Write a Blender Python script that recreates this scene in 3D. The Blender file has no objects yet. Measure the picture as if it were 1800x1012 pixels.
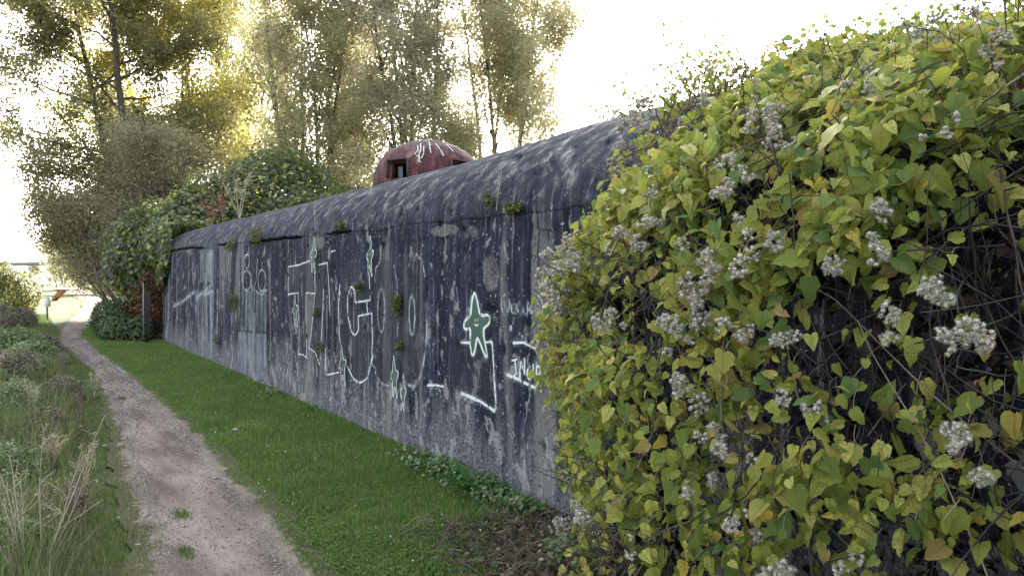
import bpy, math, random
import numpy as np
from mathutils import Vector, Matrix

random.seed(7)
R = math.radians
C = bpy.context.scene.collection
scene = bpy.context.scene

# ------------------------------------------------------------------ camera, sky, sun, exposure
YAW = R(34.0)                     # camera looks 34 degrees to the right of the wall's direction (+Y)
SY, CY = math.sin(YAW), math.cos(YAW)
EYE = 1.6
F = 1300.0 / 1800.0               # focal length over picture width
cd = bpy.data.cameras.new('camera')
cam = bpy.data.objects.new('camera', cd)
C.objects.link(cam)
cam.location = (0, 0, EYE)
cam.rotation_euler = (R(90), 0, -YAW)
cd.sensor_width = 36
cd.lens = 36 * F
cd.shift_y = -23 / 1800
cd.clip_start = 0.05
cd.clip_end = 4000
scene.camera = cam

SUN_AZ, SUN_EL = R(29), R(25)     # azimuth measured from +Y towards +X
world = bpy.data.worlds.new('World')
scene.world = world
world.use_nodes = True
wn = world.node_tree
bg = wn.nodes['Background']
sky = wn.nodes.new('ShaderNodeTexSky')
sky.sky_type = 'NISHITA'
sky.sun_disc = False
sky.sun_elevation = SUN_EL
sky.sun_rotation = SUN_AZ
sky.altitude = 50
sky.air_density = 1.0
sky.dust_density = 4.0
sky.ozone_density = 1.0
hs_ = wn.nodes.new('ShaderNodeHueSaturation')      # thin white veil over the blue
hs_.inputs['Saturation'].default_value = 0.42
wn.links.new(sky.outputs[0], hs_.inputs['Color'])
wn.links.new(hs_.outputs[0], bg.inputs['Color'])
bg.inputs['Strength'].default_value = 0.15
sd = bpy.data.lights.new('sun', 'SUN')
sd.energy = 4.2
sd.angle = R(0.6)
sd.color = (1.0, 0.93, 0.80)
so = bpy.data.objects.new('sun', sd)
C.objects.link(so)
sdir = Vector((math.sin(SUN_AZ) * math.cos(SUN_EL), math.cos(SUN_AZ) * math.cos(SUN_EL), math.sin(SUN_EL)))
so.rotation_euler = (-sdir).to_track_quat('-Z', 'Y').to_euler()
so.location = (20, 20, 30)
scene.view_settings.view_transform = 'Standard'
scene.view_settings.look = 'None'
scene.view_settings.gamma = 1
scene.view_settings.use_curve_mapping = False
scene.view_settings.exposure = 2.75

# ------------------------------------------------------------------ small helpers
def ground_pt(px, py, h=0.0):
    """place on level h seen at a spot of the photograph (1800 px wide)"""
    z = (EYE - h) * 1300.0 / (py - 483.0)
    lat = (px - 900.0) / 1300.0 * z
    return (SY * z + CY * lat, CY * z - SY * lat)

def at_depth(px, py, z):
    lat = (px - 900.0) / 1300.0 * z
    return (SY * z + CY * lat, CY * z - SY * lat, EYE - (py - 483.0) / 1300.0 * z)

WX = 3.0
def wall_pt(px, py):
    r = (px - 900.0) / 1300.0
    Y = WX * (CY - r * SY) / (SY + r * CY)
    z = SY * WX + CY * Y
    return (Y, EYE - (py - 483.0) / 1300.0 * z)

def project(P):
    z = SY * P[..., 0] + CY * P[..., 1]
    lat = CY * P[..., 0] - SY * P[..., 1]
    return 900 + 1300 * lat / z, 483 - 1300 * (P[..., 2] - EYE) / z, z

def sstep(a, b, x):
    t = np.clip((x - a) / (b - a), 0, 1)
    return t * t * (3 - 2 * t)

def _hash(ix, iy, seed):
    h = (ix.astype(np.int64) * 374761393 + iy.astype(np.int64) * 668265263 + seed * 1274126177) & 0xffffffff
    h = ((h ^ (h >> 13)) * 1274126177) & 0xffffffff
    return ((h ^ (h >> 16)) & 0xffff) / 65535.0

def vnoise(x, y, seed=0):
    x = np.asarray(x, float); y = np.asarray(y, float)
    ix = np.floor(x); iy = np.floor(y)
    fx = x - ix; fy = y - iy
    fx = fx * fx * (3 - 2 * fx); fy = fy * fy * (3 - 2 * fy)
    a = _hash(ix, iy, seed); b = _hash(ix + 1, iy, seed)
    c = _hash(ix, iy + 1, seed); d = _hash(ix + 1, iy + 1, seed)
    return (a * (1 - fx) + b * fx) * (1 - fy) + (c * (1 - fx) + d * fx) * fy

def fbm(x, y, seed=0, octv=4):
    s = 0; a = 0.5; f = 1
    for k in range(octv):
        s = s + a * (vnoise(x * f, y * f, seed + k * 17) - 0.5)
        a *= 0.5; f *= 2.03
    return s

def mesh_np(name, V, polys, uv=None, smooth=True):
    """V (n,3); polys: list of (k,m) int arrays of polygons with m corners"""
    me = bpy.data.meshes.new(name)
    V = np.ascontiguousarray(V, dtype=np.float32)
    me.vertices.add(len(V))
    me.vertices.foreach_set('co', V.ravel())
    loops = []; starts = []; off = 0
    for p in polys:
        p = np.asarray(p, dtype=np.int32)
        if p.size == 0: continue
        loops.append(p.ravel())
        starts.append(off + np.arange(p.shape[0], dtype=np.int32) * p.shape[1])
        off += p.size
    L = np.concatenate(loops); S = np.concatenate(starts)
    me.loops.add(len(L)); me.polygons.add(len(S))
    me.loops.foreach_set('vertex_index', L)
    me.polygons.foreach_set('loop_start', S.astype(np.int32))
    me.update(calc_edges=True)
    if smooth:
        me.polygons.foreach_set('use_smooth', np.ones(len(S), dtype=bool))
    if uv is not None:
        l = me.uv_layers.new(name='UVMap')
        l.data.foreach_set('uv', np.ascontiguousarray(uv, dtype=np.float32)[L].ravel())
    me.validate()
    return me

def link(name, me, mat=None, parent=None, loc=None, kind=None):
    o = bpy.data.objects.new(name, me)
    C.objects.link(o)
    if mat is not None and me is not None and len(me.materials) == 0:
        me.materials.append(mat)
    if parent is not None: o.parent = parent
    if loc is not None: o.location = loc
    if kind: o['kind'] = kind
    return o

def empty(name, loc=(0, 0, 0), rz=0.0):
    o = bpy.data.objects.new(name, None)
    C.objects.link(o)
    o.location = loc
    o.rotation_euler = (0, 0, rz)
    o.empty_display_size = 0.2
    return o

def tag(o, label, cat, group=None):
    o['label'] = label
    o['category'] = cat
    if group: o['group'] = group
    return o

class Acc:
    """collects tubes, boxes and sheets into one mesh"""
    def __init__(s):
        s.V = []; s.Q = []; s.T = []; s.n = 0
    def add(s, V, Q=None, T=None):
        V = np.asarray(V, float).reshape(-1, 3)
        if Q is not None and len(Q): s.Q.append(np.asarray(Q, int) + s.n)
        if T is not None and len(T): s.T.append(np.asarray(T, int) + s.n)
        s.V.append(V); s.n += len(V)
    def tube(s, P, rad, sides=6, cap=False):
        P = np.asarray(P, float); n = len(P)
        rad = np.broadcast_to(np.asarray(rad, float), (n,))
        D = np.gradient(P, axis=0)
        D /= np.linalg.norm(D, axis=1)[:, None] + 1e-9
        ref = np.array([0., 0, 1]) if abs(D[:, 2]).mean() < 0.8 else np.array([1., 0, 0])
        A = np.cross(D, ref); A /= np.linalg.norm(A, axis=1)[:, None] + 1e-9
        B = np.cross(D, A)
        a = np.arange(sides) * 2 * np.pi / sides
        V = P[:, None, :] + rad[:, None, None] * (np.cos(a)[None, :, None] * A[:, None, :] + np.sin(a)[None, :, None] * B[:, None, :])
        i = np.arange(n - 1)[:, None] * sides; j = np.arange(sides)[None, :]; k = (j + 1) % sides
        Q = np.stack([i + j, i + k, i + sides + k, i + sides + j], -1).reshape(-1, 4)
        V = V.reshape(-1, 3)
        T = None
        if cap:
            V = np.concatenate([V, P[:1], P[-1:]])
            c0 = n * sides
            jj = np.arange(sides); kk = (jj + 1) % sides
            T = np.concatenate([np.stack([kk, jj, np.full(sides, c0)], -1),
                                np.stack([jj + (n - 1) * sides, kk + (n - 1) * sides, np.full(sides, c0 + 1)], -1)])
        s.add(V, Q, T)
    def box(s, c, d, rz=0.0):
        x, y, z = np.array(d) / 2
        V = np.array([(-x, -y, -z), (x, -y, -z), (x, y, -z), (-x, y, -z), (-x, -y, z), (x, -y, z), (x, y, z), (-x, y, z)])
        if rz:
            ca, sa = math.cos(rz), math.sin(rz)
            V = V @ np.array([[ca, sa, 0], [-sa, ca, 0], [0, 0, 1]])
        Q = [(0, 3, 2, 1), (4, 5, 6, 7), (0, 1, 5, 4), (1, 2, 6, 5), (2, 3, 7, 6), (3, 0, 4, 7)]
        s.add(V + np.array(c), Q)
    def mesh(s, name, smooth=True):
        return mesh_np(name, np.concatenate(s.V), ([np.concatenate(s.Q)] if s.Q else []) + ([np.concatenate(s.T)] if s.T else []), smooth=smooth)

def frames(N, Tn):
    """rotation matrices whose columns are side, tip direction, normal"""
    N = N / (np.linalg.norm(N, axis=1)[:, None] + 1e-9)
    Tn = Tn - (Tn * N).sum(1)[:, None] * N
    Tn = Tn / (np.linalg.norm(Tn, axis=1)[:, None] + 1e-9)
    S = np.cross(Tn, N)
    return np.stack([S, Tn, N], axis=2)

def scatter(name, tv, tq, tt, P, M, S, uv=None, smooth=True):
    """many copies of one small template joined in one mesh"""
    n = len(P); k = len(tv)
    V = np.einsum('nij,nkj->nki', M, tv[None] * np.asarray(S)[:, None, None] if np.ndim(S) == 1 else tv[None] * S[:, None, :]) + P[:, None, :]
    off = (np.arange(n) * k)[:, None, None]
    polys = []
    if tq is not None and len(tq): polys.append((np.asarray(tq)[None] + off).reshape(-1, 4))
    if tt is not None and len(tt): polys.append((np.asarray(tt)[None] + off).reshape(-1, 3))
    U = None if uv is None else np.tile(uv, (n, 1))
    return mesh_np(name, V.reshape(-1, 3), polys, U, smooth)

# ------------------------------------------------------------------ materials
class Mat:
    def __init__(s, name):
        s.m = bpy.data.materials.new(name); s.m.use_nodes = True
        s.t = s.m.node_tree; s.b = s.t.nodes['Principled BSDF']; s.o = s.t.nodes['Material Output']
    def n(s, typ, **kw):
        x = s.t.nodes.new(typ)
        for k, v in kw.items():
            if k.startswith('i_'): x.inputs[k[2:].replace('_', ' ')].default_value = v
            else: setattr(x, k, v)
        return x
    def l(s, a, b): s.t.links.new(a, b)
    def coord(s, scale=(1, 1, 1), kind='Object'):
        tc = s.n('ShaderNodeTexCoord'); mp = s.n('ShaderNodeMapping')
        mp.inputs['Scale'].default_value = scale
        s.l(tc.outputs[kind], mp.inputs['Vector'])
        return mp.outputs[0]
    def noise(s, scale, vec=None, detail=4, rough=0.55, dist=0.0):
        x = s.n('ShaderNodeTexNoise')
        x.inputs['Scale'].default_value = scale; x.inputs['Detail'].default_value = detail
        x.inputs['Roughness'].default_value = rough; x.inputs['Distortion'].default_value = dist
        if vec is not None: s.l(vec, x.inputs['Vector'])
        return x.outputs['Fac']
    def ramp(s, fac, stops, interp='LINEAR'):
        x = s.n('ShaderNodeValToRGB'); x.color_ramp.interpolation = interp
        e = x.color_ramp.elements
        while len(e) < len(stops): e.new(0.5)
        for q, (p, c) in zip(e, stops):
            q.position = p
            q.color = (c, c, c, 1) if not hasattr(c, '__len__') else (*c, 1)
        if fac is not None: s.l(fac, x.inputs[0])
        return x.outputs[0]
    def mix(s, fac, a, b, mode='MIX'):
        x = s.n('ShaderNodeMix', data_type='RGBA', blend_type=mode)
        for sock, v in ((x.inputs[0], fac), (x.inputs[6], a), (x.inputs[7], b)):
            if hasattr(v, 'is_linked') or hasattr(v, 'links'): s.l(v, sock)
            elif hasattr(v, '__len__'): sock.default_value = (*v, 1)
            else: sock.default_value = v
        return x.outputs[2]
    def math(s, op, a, b=0.0):
        x = s.n('ShaderNodeMath', operation=op)
        for sock, v in ((x.inputs[0], a), (x.inputs[1], b)):
            if hasattr(v, 'links'): s.l(v, sock)
            else: sock.default_value = v
        return x.outputs[0]
    def bump(s, h, strength=0.5, dist=0.02):
        x = s.n('ShaderNodeBump'); x.inputs['Strength'].default_value = strength; x.inputs['Distance'].default_value = dist
        s.l(h, x.inputs['Height']); s.l(x.outputs[0], s.b.inputs['Normal'])
    def base(s, c):
        if hasattr(c, 'links'): s.l(c, s.b.inputs['Base Color'])
        else: s.b.inputs['Base Color'].default_value = (*c, 1)
    def rough(s, v): s.b.inputs['Roughness'].default_value = v
    def spec(s, v): s.b.inputs['Specular IOR Level'].default_value = v

def simple(name, col, rough=0.7, var=0.25, scale=8, metal=0.0):
    m = Mat(name)
    nz = m.noise(scale, m.coord())
    m.base(m.ramp(nz, [(0.3, tuple(c * (1 - var) for c in col)), (0.7, tuple(min(1, c * (1 + var)) for c in col))]))
    m.rough(rough); m.spec(0.3); m.b.inputs['Metallic'].default_value = metal
    m.bump(nz, 0.3, 0.01)
    return m.m

def leaf_mat(name, stops, transl=0.4, rough=0.55, spec=0.12, veins=False, tcol=None, speck=0.0, patchy=False):
    """leaf colour differs leaf by leaf; light passes through the blade"""
    m = Mat(name)
    geo = m.n('ShaderNodeNewGeometry'); oi = m.n('ShaderNodeObjectInfo')
    f = m.math('FRACT', m.math('ADD', geo.outputs['Random Per Island'], oi.outputs['Random']))
    col = m.ramp(f, stops)
    if veins:
        tc = m.n('ShaderNodeTexCoord'); sx = m.n('ShaderNodeSeparateXYZ'); m.l(tc.outputs['UV'], sx.inputs[0])
        u = m.math('ABSOLUTE', m.math('SUBTRACT', sx.outputs[0], 0.5))
        mid = m.math('LESS_THAN', u, 0.018)
        w = m.math('FRACT', m.math('MULTIPLY', m.math('SUBTRACT', sx.outputs[1], m.math('MULTIPLY', u, 0.9)), 5.5))
        side = m.math('LESS_THAN', w, 0.10)
        vein = m.math('MAXIMUM', mid, m.math('MULTIPLY', side, 0.6))
        col = m.mix(m.math('MULTIPLY', vein, 0.60), col, (0.10, 0.13, 0.03))
        vec = m.coord((1, 1, 1))
        blot = m.noise(42, vec, 4, 0.7)
        col = m.mix(m.math('MULTIPLY', m.ramp(blot, [(0.45, 0.0), (0.62, 1.0)]), 0.55), col, (0.17, 0.19, 0.035))
        sp = m.noise(190, vec, 2, 0.5)
        gate = m.ramp(m.noise(14, vec, 2), [(0.40, 0.0), (0.55, 1.0)])
        col = m.mix(m.math('MULTIPLY', m.math('MULTIPLY', m.ramp(sp, [(0.57, 0.0), (0.62, 1.0)]), gate), speck), col, (0.07, 0.04, 0.02))
        hb = m.math('SUBTRACT', blot, m.math('MULTIPLY', vein, 0.8))
        m.bump(hb, 0.8, 0.005)
    if patchy:      # whole patches of turf are yellower or darker than others
        pn = m.noise(1.6, m.coord(), 5, 0.65)
        col = m.mix(m.ramp(pn, [(0.36, 0.0), (0.5, 0.5), (0.66, 1.0)]), m.mix(0.5, col, (.035, .085, .020)), m.mix(0.25, col, (.16, .22, .05)))
    m.base(col); m.rough(rough); m.spec(spec)
    tr = m.n('ShaderNodeBsdfTranslucent')
    m.l(m.mix(0.5, col, tcol) if tcol else col, tr.inputs['Color'])
    ms = m.n('ShaderNodeMixShader'); ms.inputs[0].default_value = transl
    m.l(m.b.outputs[0], ms.inputs[1]); m.l(tr.outputs[0], ms.inputs[2]); m.l(ms.outputs[0], m.o.inputs['Surface'])
    return m.m

def mat_concrete():
    m = Mat('weathered_concrete')
    v = m.coord()
    sx = m.n('ShaderNodeSeparateXYZ'); m.l(v, sx.inputs[0])
    H = sx.outputs[2]; Yc = sx.outputs[1]
    streak = m.noise(1.0, m.coord((2, 5.5, 0.35)), 6, 0.62)
    fine = m.noise(1.0, m.coord((10, 26, 1.4)), 5, 0.6)
    big = m.noise(0.7, v, 3)
    s = m.math('ADD', m.math('ADD', m.math('MULTIPLY', streak, 0.45), m.math('MULTIPLY', fine, 0.25)), m.math('MULTIPLY', m.noise(5, v, 6, 0.7), 0.30))
    col = m.ramp(s, [(0.38, (0.007, 0.008, 0.015)), (0.48, (0.016, 0.018, 0.031)), (0.55, (0.030, 0.034, 0.052)), (0.66, (0.11, 0.108, 0.118))])
    # paler raw cement towards the foot of the wall, greyer far end
    foot = m.math('ADD', m.math('MULTIPLY', H, -1.1), m.math('MULTIPLY', m.noise(1.0, m.coord((3, 3.2, 0.9)), 5, 0.65), 2.2))
    footm = m.ramp(foot, [(0.40, 0.0), (0.80, 1.0)])
    gritty = m.noise(45, v, 4, 0.7)
    cem = m.ramp(gritty, [(0.38, (0.050, 0.050, 0.058)), (0.62, (0.24, 0.235, 0.24))])
    col = m.mix(m.math('MULTIPLY', footm, 0.68), col, cem)
    # brown-beige washed stripes
    str2 = m.noise(1.0, m.coord((1, 3.1, 0.22)), 4, 0.5, 0.2)
    col = m.mix(m.math('MULTIPLY', m.ramp(str2, [(0.55, 0.0), (0.60, 1.0)]), 0.55), col, (0.20, 0.188, 0.180))
    # thin pale runs of lime
    st3 = m.noise(1.0, m.coord((1, 19, 0.55)), 4, 0.55, 0.1)
    col = m.mix(m.math('MULTIPLY', m.math('MULTIPLY', m.ramp(st3, [(0.60, 0.0), (0.66, 1.0)]), m.ramp(m.noise(1.1, v, 4, 0.6), [(0.46, 0.0), (0.60, 1.0)])), 0.75), col, (0.30, 0.295, 0.295))
    # blotchy lichen and flaked paint, more of it low down
    lic = m.noise(7.5, m.coord((1, 1, 0.6)), 7, 0.66, 0.4)
    low = m.ramp(H, [(0.0, 1.0), (1.0, 0.0)])
    lt = m.math('ADD', lic, m.math('MULTIPLY', m.math('SUBTRACT', 1.0, m.math('MULTIPLY', H, 0.5)), 0.055))
    lm = m.ramp(lt, [(0.605, 0.0), (0.635, 1.0)])
    col = m.mix(m.math('MULTIPLY', lm, 0.62), col, (0.30, 0.295, 0.29))
    dots = m.noise(38, m.coord((1, 1, 0.7)), 3, 0.5)
    col = m.mix(m.math('MULTIPLY', m.ramp(dots, [(0.665, 0.0), (0.69, 1.0)]), 0.75), col, (0.42, 0.42, 0.41))
    dk = m.noise(24, v, 3, 0.6)
    col = m.mix(m.math('MULTIPLY', m.ramp(dk, [(0.62, 0.0), (0.66, 1.0)]), 0.8), col, (0.010, 0.014, 0.017))
    # rounded top: weather-bleached grey with a green-brown tint
    top = m.ramp(m.math('ADD', H, m.math('MULTIPLY', m.math('SUBTRACT', big, 0.5), 0.5)), [(0.0, 0.0), (1.0, 1.0)])
    tm = m.n('ShaderNodeMapRange'); tm.inputs[1].default_value = 2.0; tm.inputs[2].default_value = 2.3
    m.l(H, tm.inputs[0])
    tn = m.noise(8, m.coord((1, 1, 0.8)), 7, 0.72, 0.3)
    tcol = m.ramp(tn, [(0.38, (0.016, 0.017, 0.026)), (0.49, (0.038, 0.040, 0.054)), (0.57, (0.085, 0.084, 0.092)), (0.65, (0.24, 0.23, 0.21))])
    col = m.mix(tm.outputs[0], col, tcol)
    # near-black pits and crack line, with pale cement broken off just below it
    at = m.n('ShaderNodeAttribute'); at.attribute_name = 'flaked'
    fl = m.ramp(m.math('MULTIPLY', at.outputs['Fac'], m.math('ADD', 0.35, m.noise(9, v, 6, 0.75))), [(0.56, 0.0), (0.70, 1.0)])
    col = m.mix(m.math('MULTIPLY', fl, 0.6), col, m.ramp(gritty, [(0.38, (0.085, 0.078, 0.075)), (0.62, (0.27, 0.25, 0.235))]))
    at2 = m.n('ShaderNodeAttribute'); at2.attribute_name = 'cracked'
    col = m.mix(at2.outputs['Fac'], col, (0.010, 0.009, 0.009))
    m.base(col); m.rough(0.9); m.spec(0.08)
    notop = m.math('SUBTRACT', 1.0, tm.outputs[0])
    hh = m.math('ADD', m.math('MULTIPLY', m.noise(60, v, 6, 0.7), 0.5), m.math('ADD', m.math('MULTIPLY', lic, 0.8), m.math('MULTIPLY', m.math('MULTIPLY', fine, notop), 0.5)))
    hh = m.math('ADD', hh, m.math('MULTIPLY', tn, 0.6))
    m.bump(hh, 0.9, 0.022)
    return m.m

def paint_mat(name, col, lo=0.40, hi=0.52, scale=16, keep=0.9, stretch=0.35):
    """old spray paint, worn away in places"""
    m = Mat(name)
    v = m.coord((1, 1, stretch))
    a = m.ramp(m.noise(scale, v, 5, 0.7), [(lo, 0.0), (hi, 1.0)])
    m.base(col); m.rough(0.7)
    tr = m.n('ShaderNodeBsdfTransparent'); ms = m.n('ShaderNodeMixShader')
    m.l(m.math('MULTIPLY', a, keep), ms.inputs[0])
    m.l(tr.outputs[0], ms.inputs[1]); m.l(m.b.outputs[0], ms.inputs[2]); m.l(ms.outputs[0], m.o.inputs['Surface'])
    return m.m

def mat_ground():
    m = Mat('earth_under_grass')
    v = m.coord()
    n1 = m.noise(1.3, v, 5); n2 = m.noise(30, v, 5, 0.7)
    g = m.ramp(n2, [(0.35, (0.030, 0.040, 0.012)), (0.65, (0.062, 0.085, 0.024))])
    e = m.ramp(n2, [(0.35, (0.045, 0.036, 0.028)), (0.65, (0.11, 0.09, 0.07))])
    m.base(m.mix(m.ramp(n1, [(0.50, 0.0), (0.68, 1.0)]), g, e)); m.rough(0.95); m.spec(0.1)
    m.bump(n2, 0.8, 0.03)
    return m.m

def mat_path():
    m = Mat('trodden_dirt')
    v = m.coord()
    n1 = m.noise(1.0, m.coord((3.5, 0.9, 1)), 5, 0.6); n2 = m.noise(55, v, 5, 0.75); n3 = m.noise(170, v, 3, 0.6)
    c = m.ramp(n1, [(0.36, (0.105, 0.084, 0.070)), (0.5, (0.200, 0.164, 0.138)), (0.64, (0.28, 0.235, 0.200))])
    c = m.mix(m.ramp(n2, [(0.35, 0.55), (0.6, 0.0)]), c, (0.085, 0.072, 0.066))
    c = m.mix(m.ramp(n3, [(0.66, 0.0), (0.72, 0.7)]), c, (0.34, 0.31, 0.29))
    # trodden edge breaks up into soil and moss
    ea = m.n('ShaderNodeAttribute'); ea.attribute_name = 'edge'
    en = m.math('ADD', ea.outputs['Fac'], m.math('MULTIPLY', m.math('SUBTRACT', m.noise(9, v, 6, 0.72), 0.5), 1.5))
    c = m.mix(m.ramp(en, [(0.42, 0.0), (0.62, 1.0)]), c, m.ramp(n2, [(0.36, (0.030, 0.034, 0.014)), (0.5, (0.065, 0.070, 0.030)), (0.62, (0.13, 0.115, 0.085))]))
    c = m.mix(m.ramp(m.noise(16, v, 4, 0.7), [(0.60, 0.0), (0.66, 0.55)]), c, (0.075, 0.062, 0.052))
    m.base(c); m.rough(0.95); m.spec(0.05)
    m.bump(m.math('ADD', m.math('MULTIPLY', n1, 1.2), n2), 0.7, 0.02)
    return m.m

M_conc = mat_concrete()
M_ground = mat_ground()
M_path = mat_path()
M_white = paint_mat('white_spray_paint', (0.60, 0.63, 0.60), 0.38, 0.47, 22, 0.9)
M_whitefaint = paint_mat('faded_white_spray_paint', (0.44, 0.47, 0.50), 0.42, 0.58, 16, 0.7)
M_dark = paint_mat('dark_spray_fill', (0.010, 0.012, 0.028), 0.30, 0.66, 4, 0.7, 0.2)
M_green = paint_mat('green_spray_fill', (0.020, 0.070, 0.040), 0.25, 0.40, 18, 0.95, 0.8)
M_dullgreen = paint_mat('dull_green_spray_fill', (0.05, 0.10, 0.07), 0.33, 0.52, 14, 0.85, 0.6)
M_wash = paint_mat('pale_green_wash', (0.22, 0.28, 0.27), 0.42, 0.66, 3.5, 0.8, 0.10)
M_bluewash = paint_mat('pale_blue_wash', (0.26, 0.29, 0.34), 0.42, 0.66, 4.5, 0.75, 0.07)

def mat_bark(name, c0, c1):
    m = Mat(name)
    n = m.noise(6, m.coord((1, 1, 0.3)), 6, 0.7)
    m.base(m.ramp(n, [(0.35, c0), (0.65, c1)])); m.rough(0.9); m.bump(n, 0.7, 0.04)
    return m.m
M_bark = mat_bark('grey_brown_bark', (0.045, 0.038, 0.030), (0.15, 0.13, 0.105))
M_barkdark = mat_bark('dark_bark', (0.022, 0.018, 0.015), (0.075, 0.062, 0.05))
M_twig = mat_bark('dry_twig', (0.09, 0.065, 0.05), (0.24, 0.18, 0.14))

# ------------------------------------------------------------------ ground
gx = np.array([-1500, -400, -120, -50, -25, -12, -6, -3, -1.5, 0, 1, 2, 3, 4, 6, 9, 14, 25, 50, 120, 400, 1500], float)
gy = np.array([-400, -100, -30, -10, -4, 0, 2, 4, 6, 9, 13, 18, 25, 35, 50, 80, 150, 300, 700, 2500], float)
GX, GY = np.meshgrid(gx, gy, indexing='ij')
gi = np.arange((len(gx) - 1) * (len(gy) - 1)); a_, b_ = gi // (len(gy) - 1), gi % (len(gy) - 1)
n_ = len(gy)
me = mesh_np('ground', np.stack([GX, GY, GX * 0], -1).reshape(-1, 3), [np.stack([a_ * n_ + b_, (a_ + 1) * n_ + b_, (a_ + 1) * n_ + b_ + 1, a_ * n_ + b_ + 1], -1)])
link('ground', me, M_ground, kind='structure')

# the trodden path: left and right edge in metres, near to far
PE = [(-6, .30, 1.20), (-2, .34, 1.18), (1, .40, 1.20), (3, .50, 1.28), (4.0, .60, 1.24)]
for (lx, ly), (rx, ry) in zip([(262, 940), (232, 850), (212, 770), (196, 700), (168, 650), (136, 622), (112, 604), (106, 588), (112, 572), (128, 557), (147, 547), (158, 531), (140, 520), (101, 507), (84, 500), (76, 495)],
                              [(482, 940), (400, 850), (336, 770), (268, 700), (208, 650), (172, 622), (150, 604), (140, 590), (150, 576), (176, 560), (204, 546), (209, 529), (188, 518), (146, 508), (120, 500.5), (100, 495)]):
    a = ground_pt(lx, ly); b = ground_pt(rx, ry)
    PE.append(((a[1] + b[1]) / 2, a[0], b[0]))
PE = sorted(PE)
PEa = np.array(PE)
def path_edges(y):
    return np.interp(y, PEa[:, 0], PEa[:, 1]), np.interp(y, PEa[:, 0], PEa[:, 2])
ys = np.concatenate([np.arange(-6, 30, 0.05), np.arange(30, PEa[-1, 0], 0.5)])
lo, hi = path_edges(ys)
jl = fbm(ys * 5, ys * 0, 3, 5) * 0.11; jr = fbm(ys * 5, ys * 0 + 9, 5, 5) * 0.11
wob = fbm(ys * 0.35, ys * 0, 8, 2) * 0.1
us = np.array([-.22, -.12, -.05, .03, .15, .3, .5, .7, .85, .97, 1.05, 1.12, 1.22])
jn = np.clip(1 - np.abs(us - np.clip(us, 0, 1)) * 3, 0, 1)
PX = (lo + jl + wob - .02)[:, None] * (1 - us) + (hi + jr + wob + .03)[:, None] * us
hz = 0.006 + 0.010 * np.minimum(np.abs(us - 0.5), .5)[None, :] * 2 + 0.012 * (fbm(PX * 4, ys[:, None] * 2.2 + 0 * PX, 11, 3))
hz = np.maximum(hz, 0.004)
n9 = len(us); k = np.arange(len(ys) - 1)[:, None] * n9 + np.arange(n9 - 1)[None, :]
k = k.reshape(-1)
me = mesh_np('path', np.stack([PX, ys[:, None] + 0 * PX, hz], -1).reshape(-1, 3), [np.stack([k, k + 1, k + n9 + 1, k + n9], -1)])
ea = np.repeat(np.clip(np.abs(us - .5) - .34, 0, 1)[None, :] / .38, len(ys), 0).reshape(-1)
at_ = me.attributes.new('edge', 'FLOAT', 'POINT'); at_.data.foreach_set('value', ea.astype(np.float32))
link('path', me, M_path, kind='structure')

# ------------------------------------------------------------------ bunker
Y0, Y1 = -2.5, 19.4
CREASE = 2.04
A_, B_ = 1.2, 0.795
def crack_z(y):
    return 2.03 + 0.009 * np.clip(y - 4, 0, 20) + 0.07 * fbm(np.asarray(y) * 1.3, np.asarray(y) * 0, 21, 3) + 0.05 * fbm(np.asarray(y) * 7, np.asarray(y) * 0, 22, 3)
pits = []
rp = np.random.default_rng(5)
for q in range(170):
    pits.append((3.6 + 13 * rp.uniform() ** 1.5, rp.uniform(0.15, 2.7), rp.uniform(0.012, 0.04), rp.uniform(0.015, 0.05), rp.uniform(0.012, 0.035)))
for (px, py, ry, rz, dp) in [(938, 290, 0.10, 0.05, 0.06), (862, 486, 0.13, 0.12, 0.018), (868, 480, .03, .09, .05), (690, 540, .06, .10, .02), (917, 720, .05, .09, .03), (762, 590, .05, .08, .03), (500, 650, .08, .08, .03)]:
    w = wall_pt(px, py)
    pits.append((w[0], w[1], ry, rz, dp))
def wall_rel(y, z):
    """depth of relief (positive = recessed) on the face of the wall"""
    y = np.asarray(y, float); z = np.asarray(z, float)
    d = 0.030 * fbm(y * 0.7, z * 0.7, 31, 3) + 0.016 * fbm(y * 3.0, z * 1.4, 32, 4) + 0.010 * fbm(y * 9, z * 1.2, 33, 2) * sstep(2.3, 1.9, z)
    cz = crack_z(y)
    act = sstep(0.40, 0.5, vnoise(y * 0.9, y * 0 + 3.1, 35))
    d = d + (0.010 + 0.060 * act) * np.exp(-((z - cz) / (0.006 + 0.010 * act)) ** 2)
    d = d - 0.026 * act * sstep(-.004, 0.006, z - cz) * np.exp(-np.clip(z - cz, 0, 9) / 0.16)
    fk = sstep(.52, .60, vnoise(y * 4, z * 6, 36)) * sstep(0.16, .02, np.abs(z - cz + .09))
    d = d + 0.012 * fk
    for (a, b, ry, rz, dp) in pits:
        d = d + dp * np.exp(-(((y - a) / ry) ** 2 + ((z - b) / rz) ** 2) ** 1.5)
    return d
def wall_x(y, z):
    return WX + wall_rel(y, z)

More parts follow.
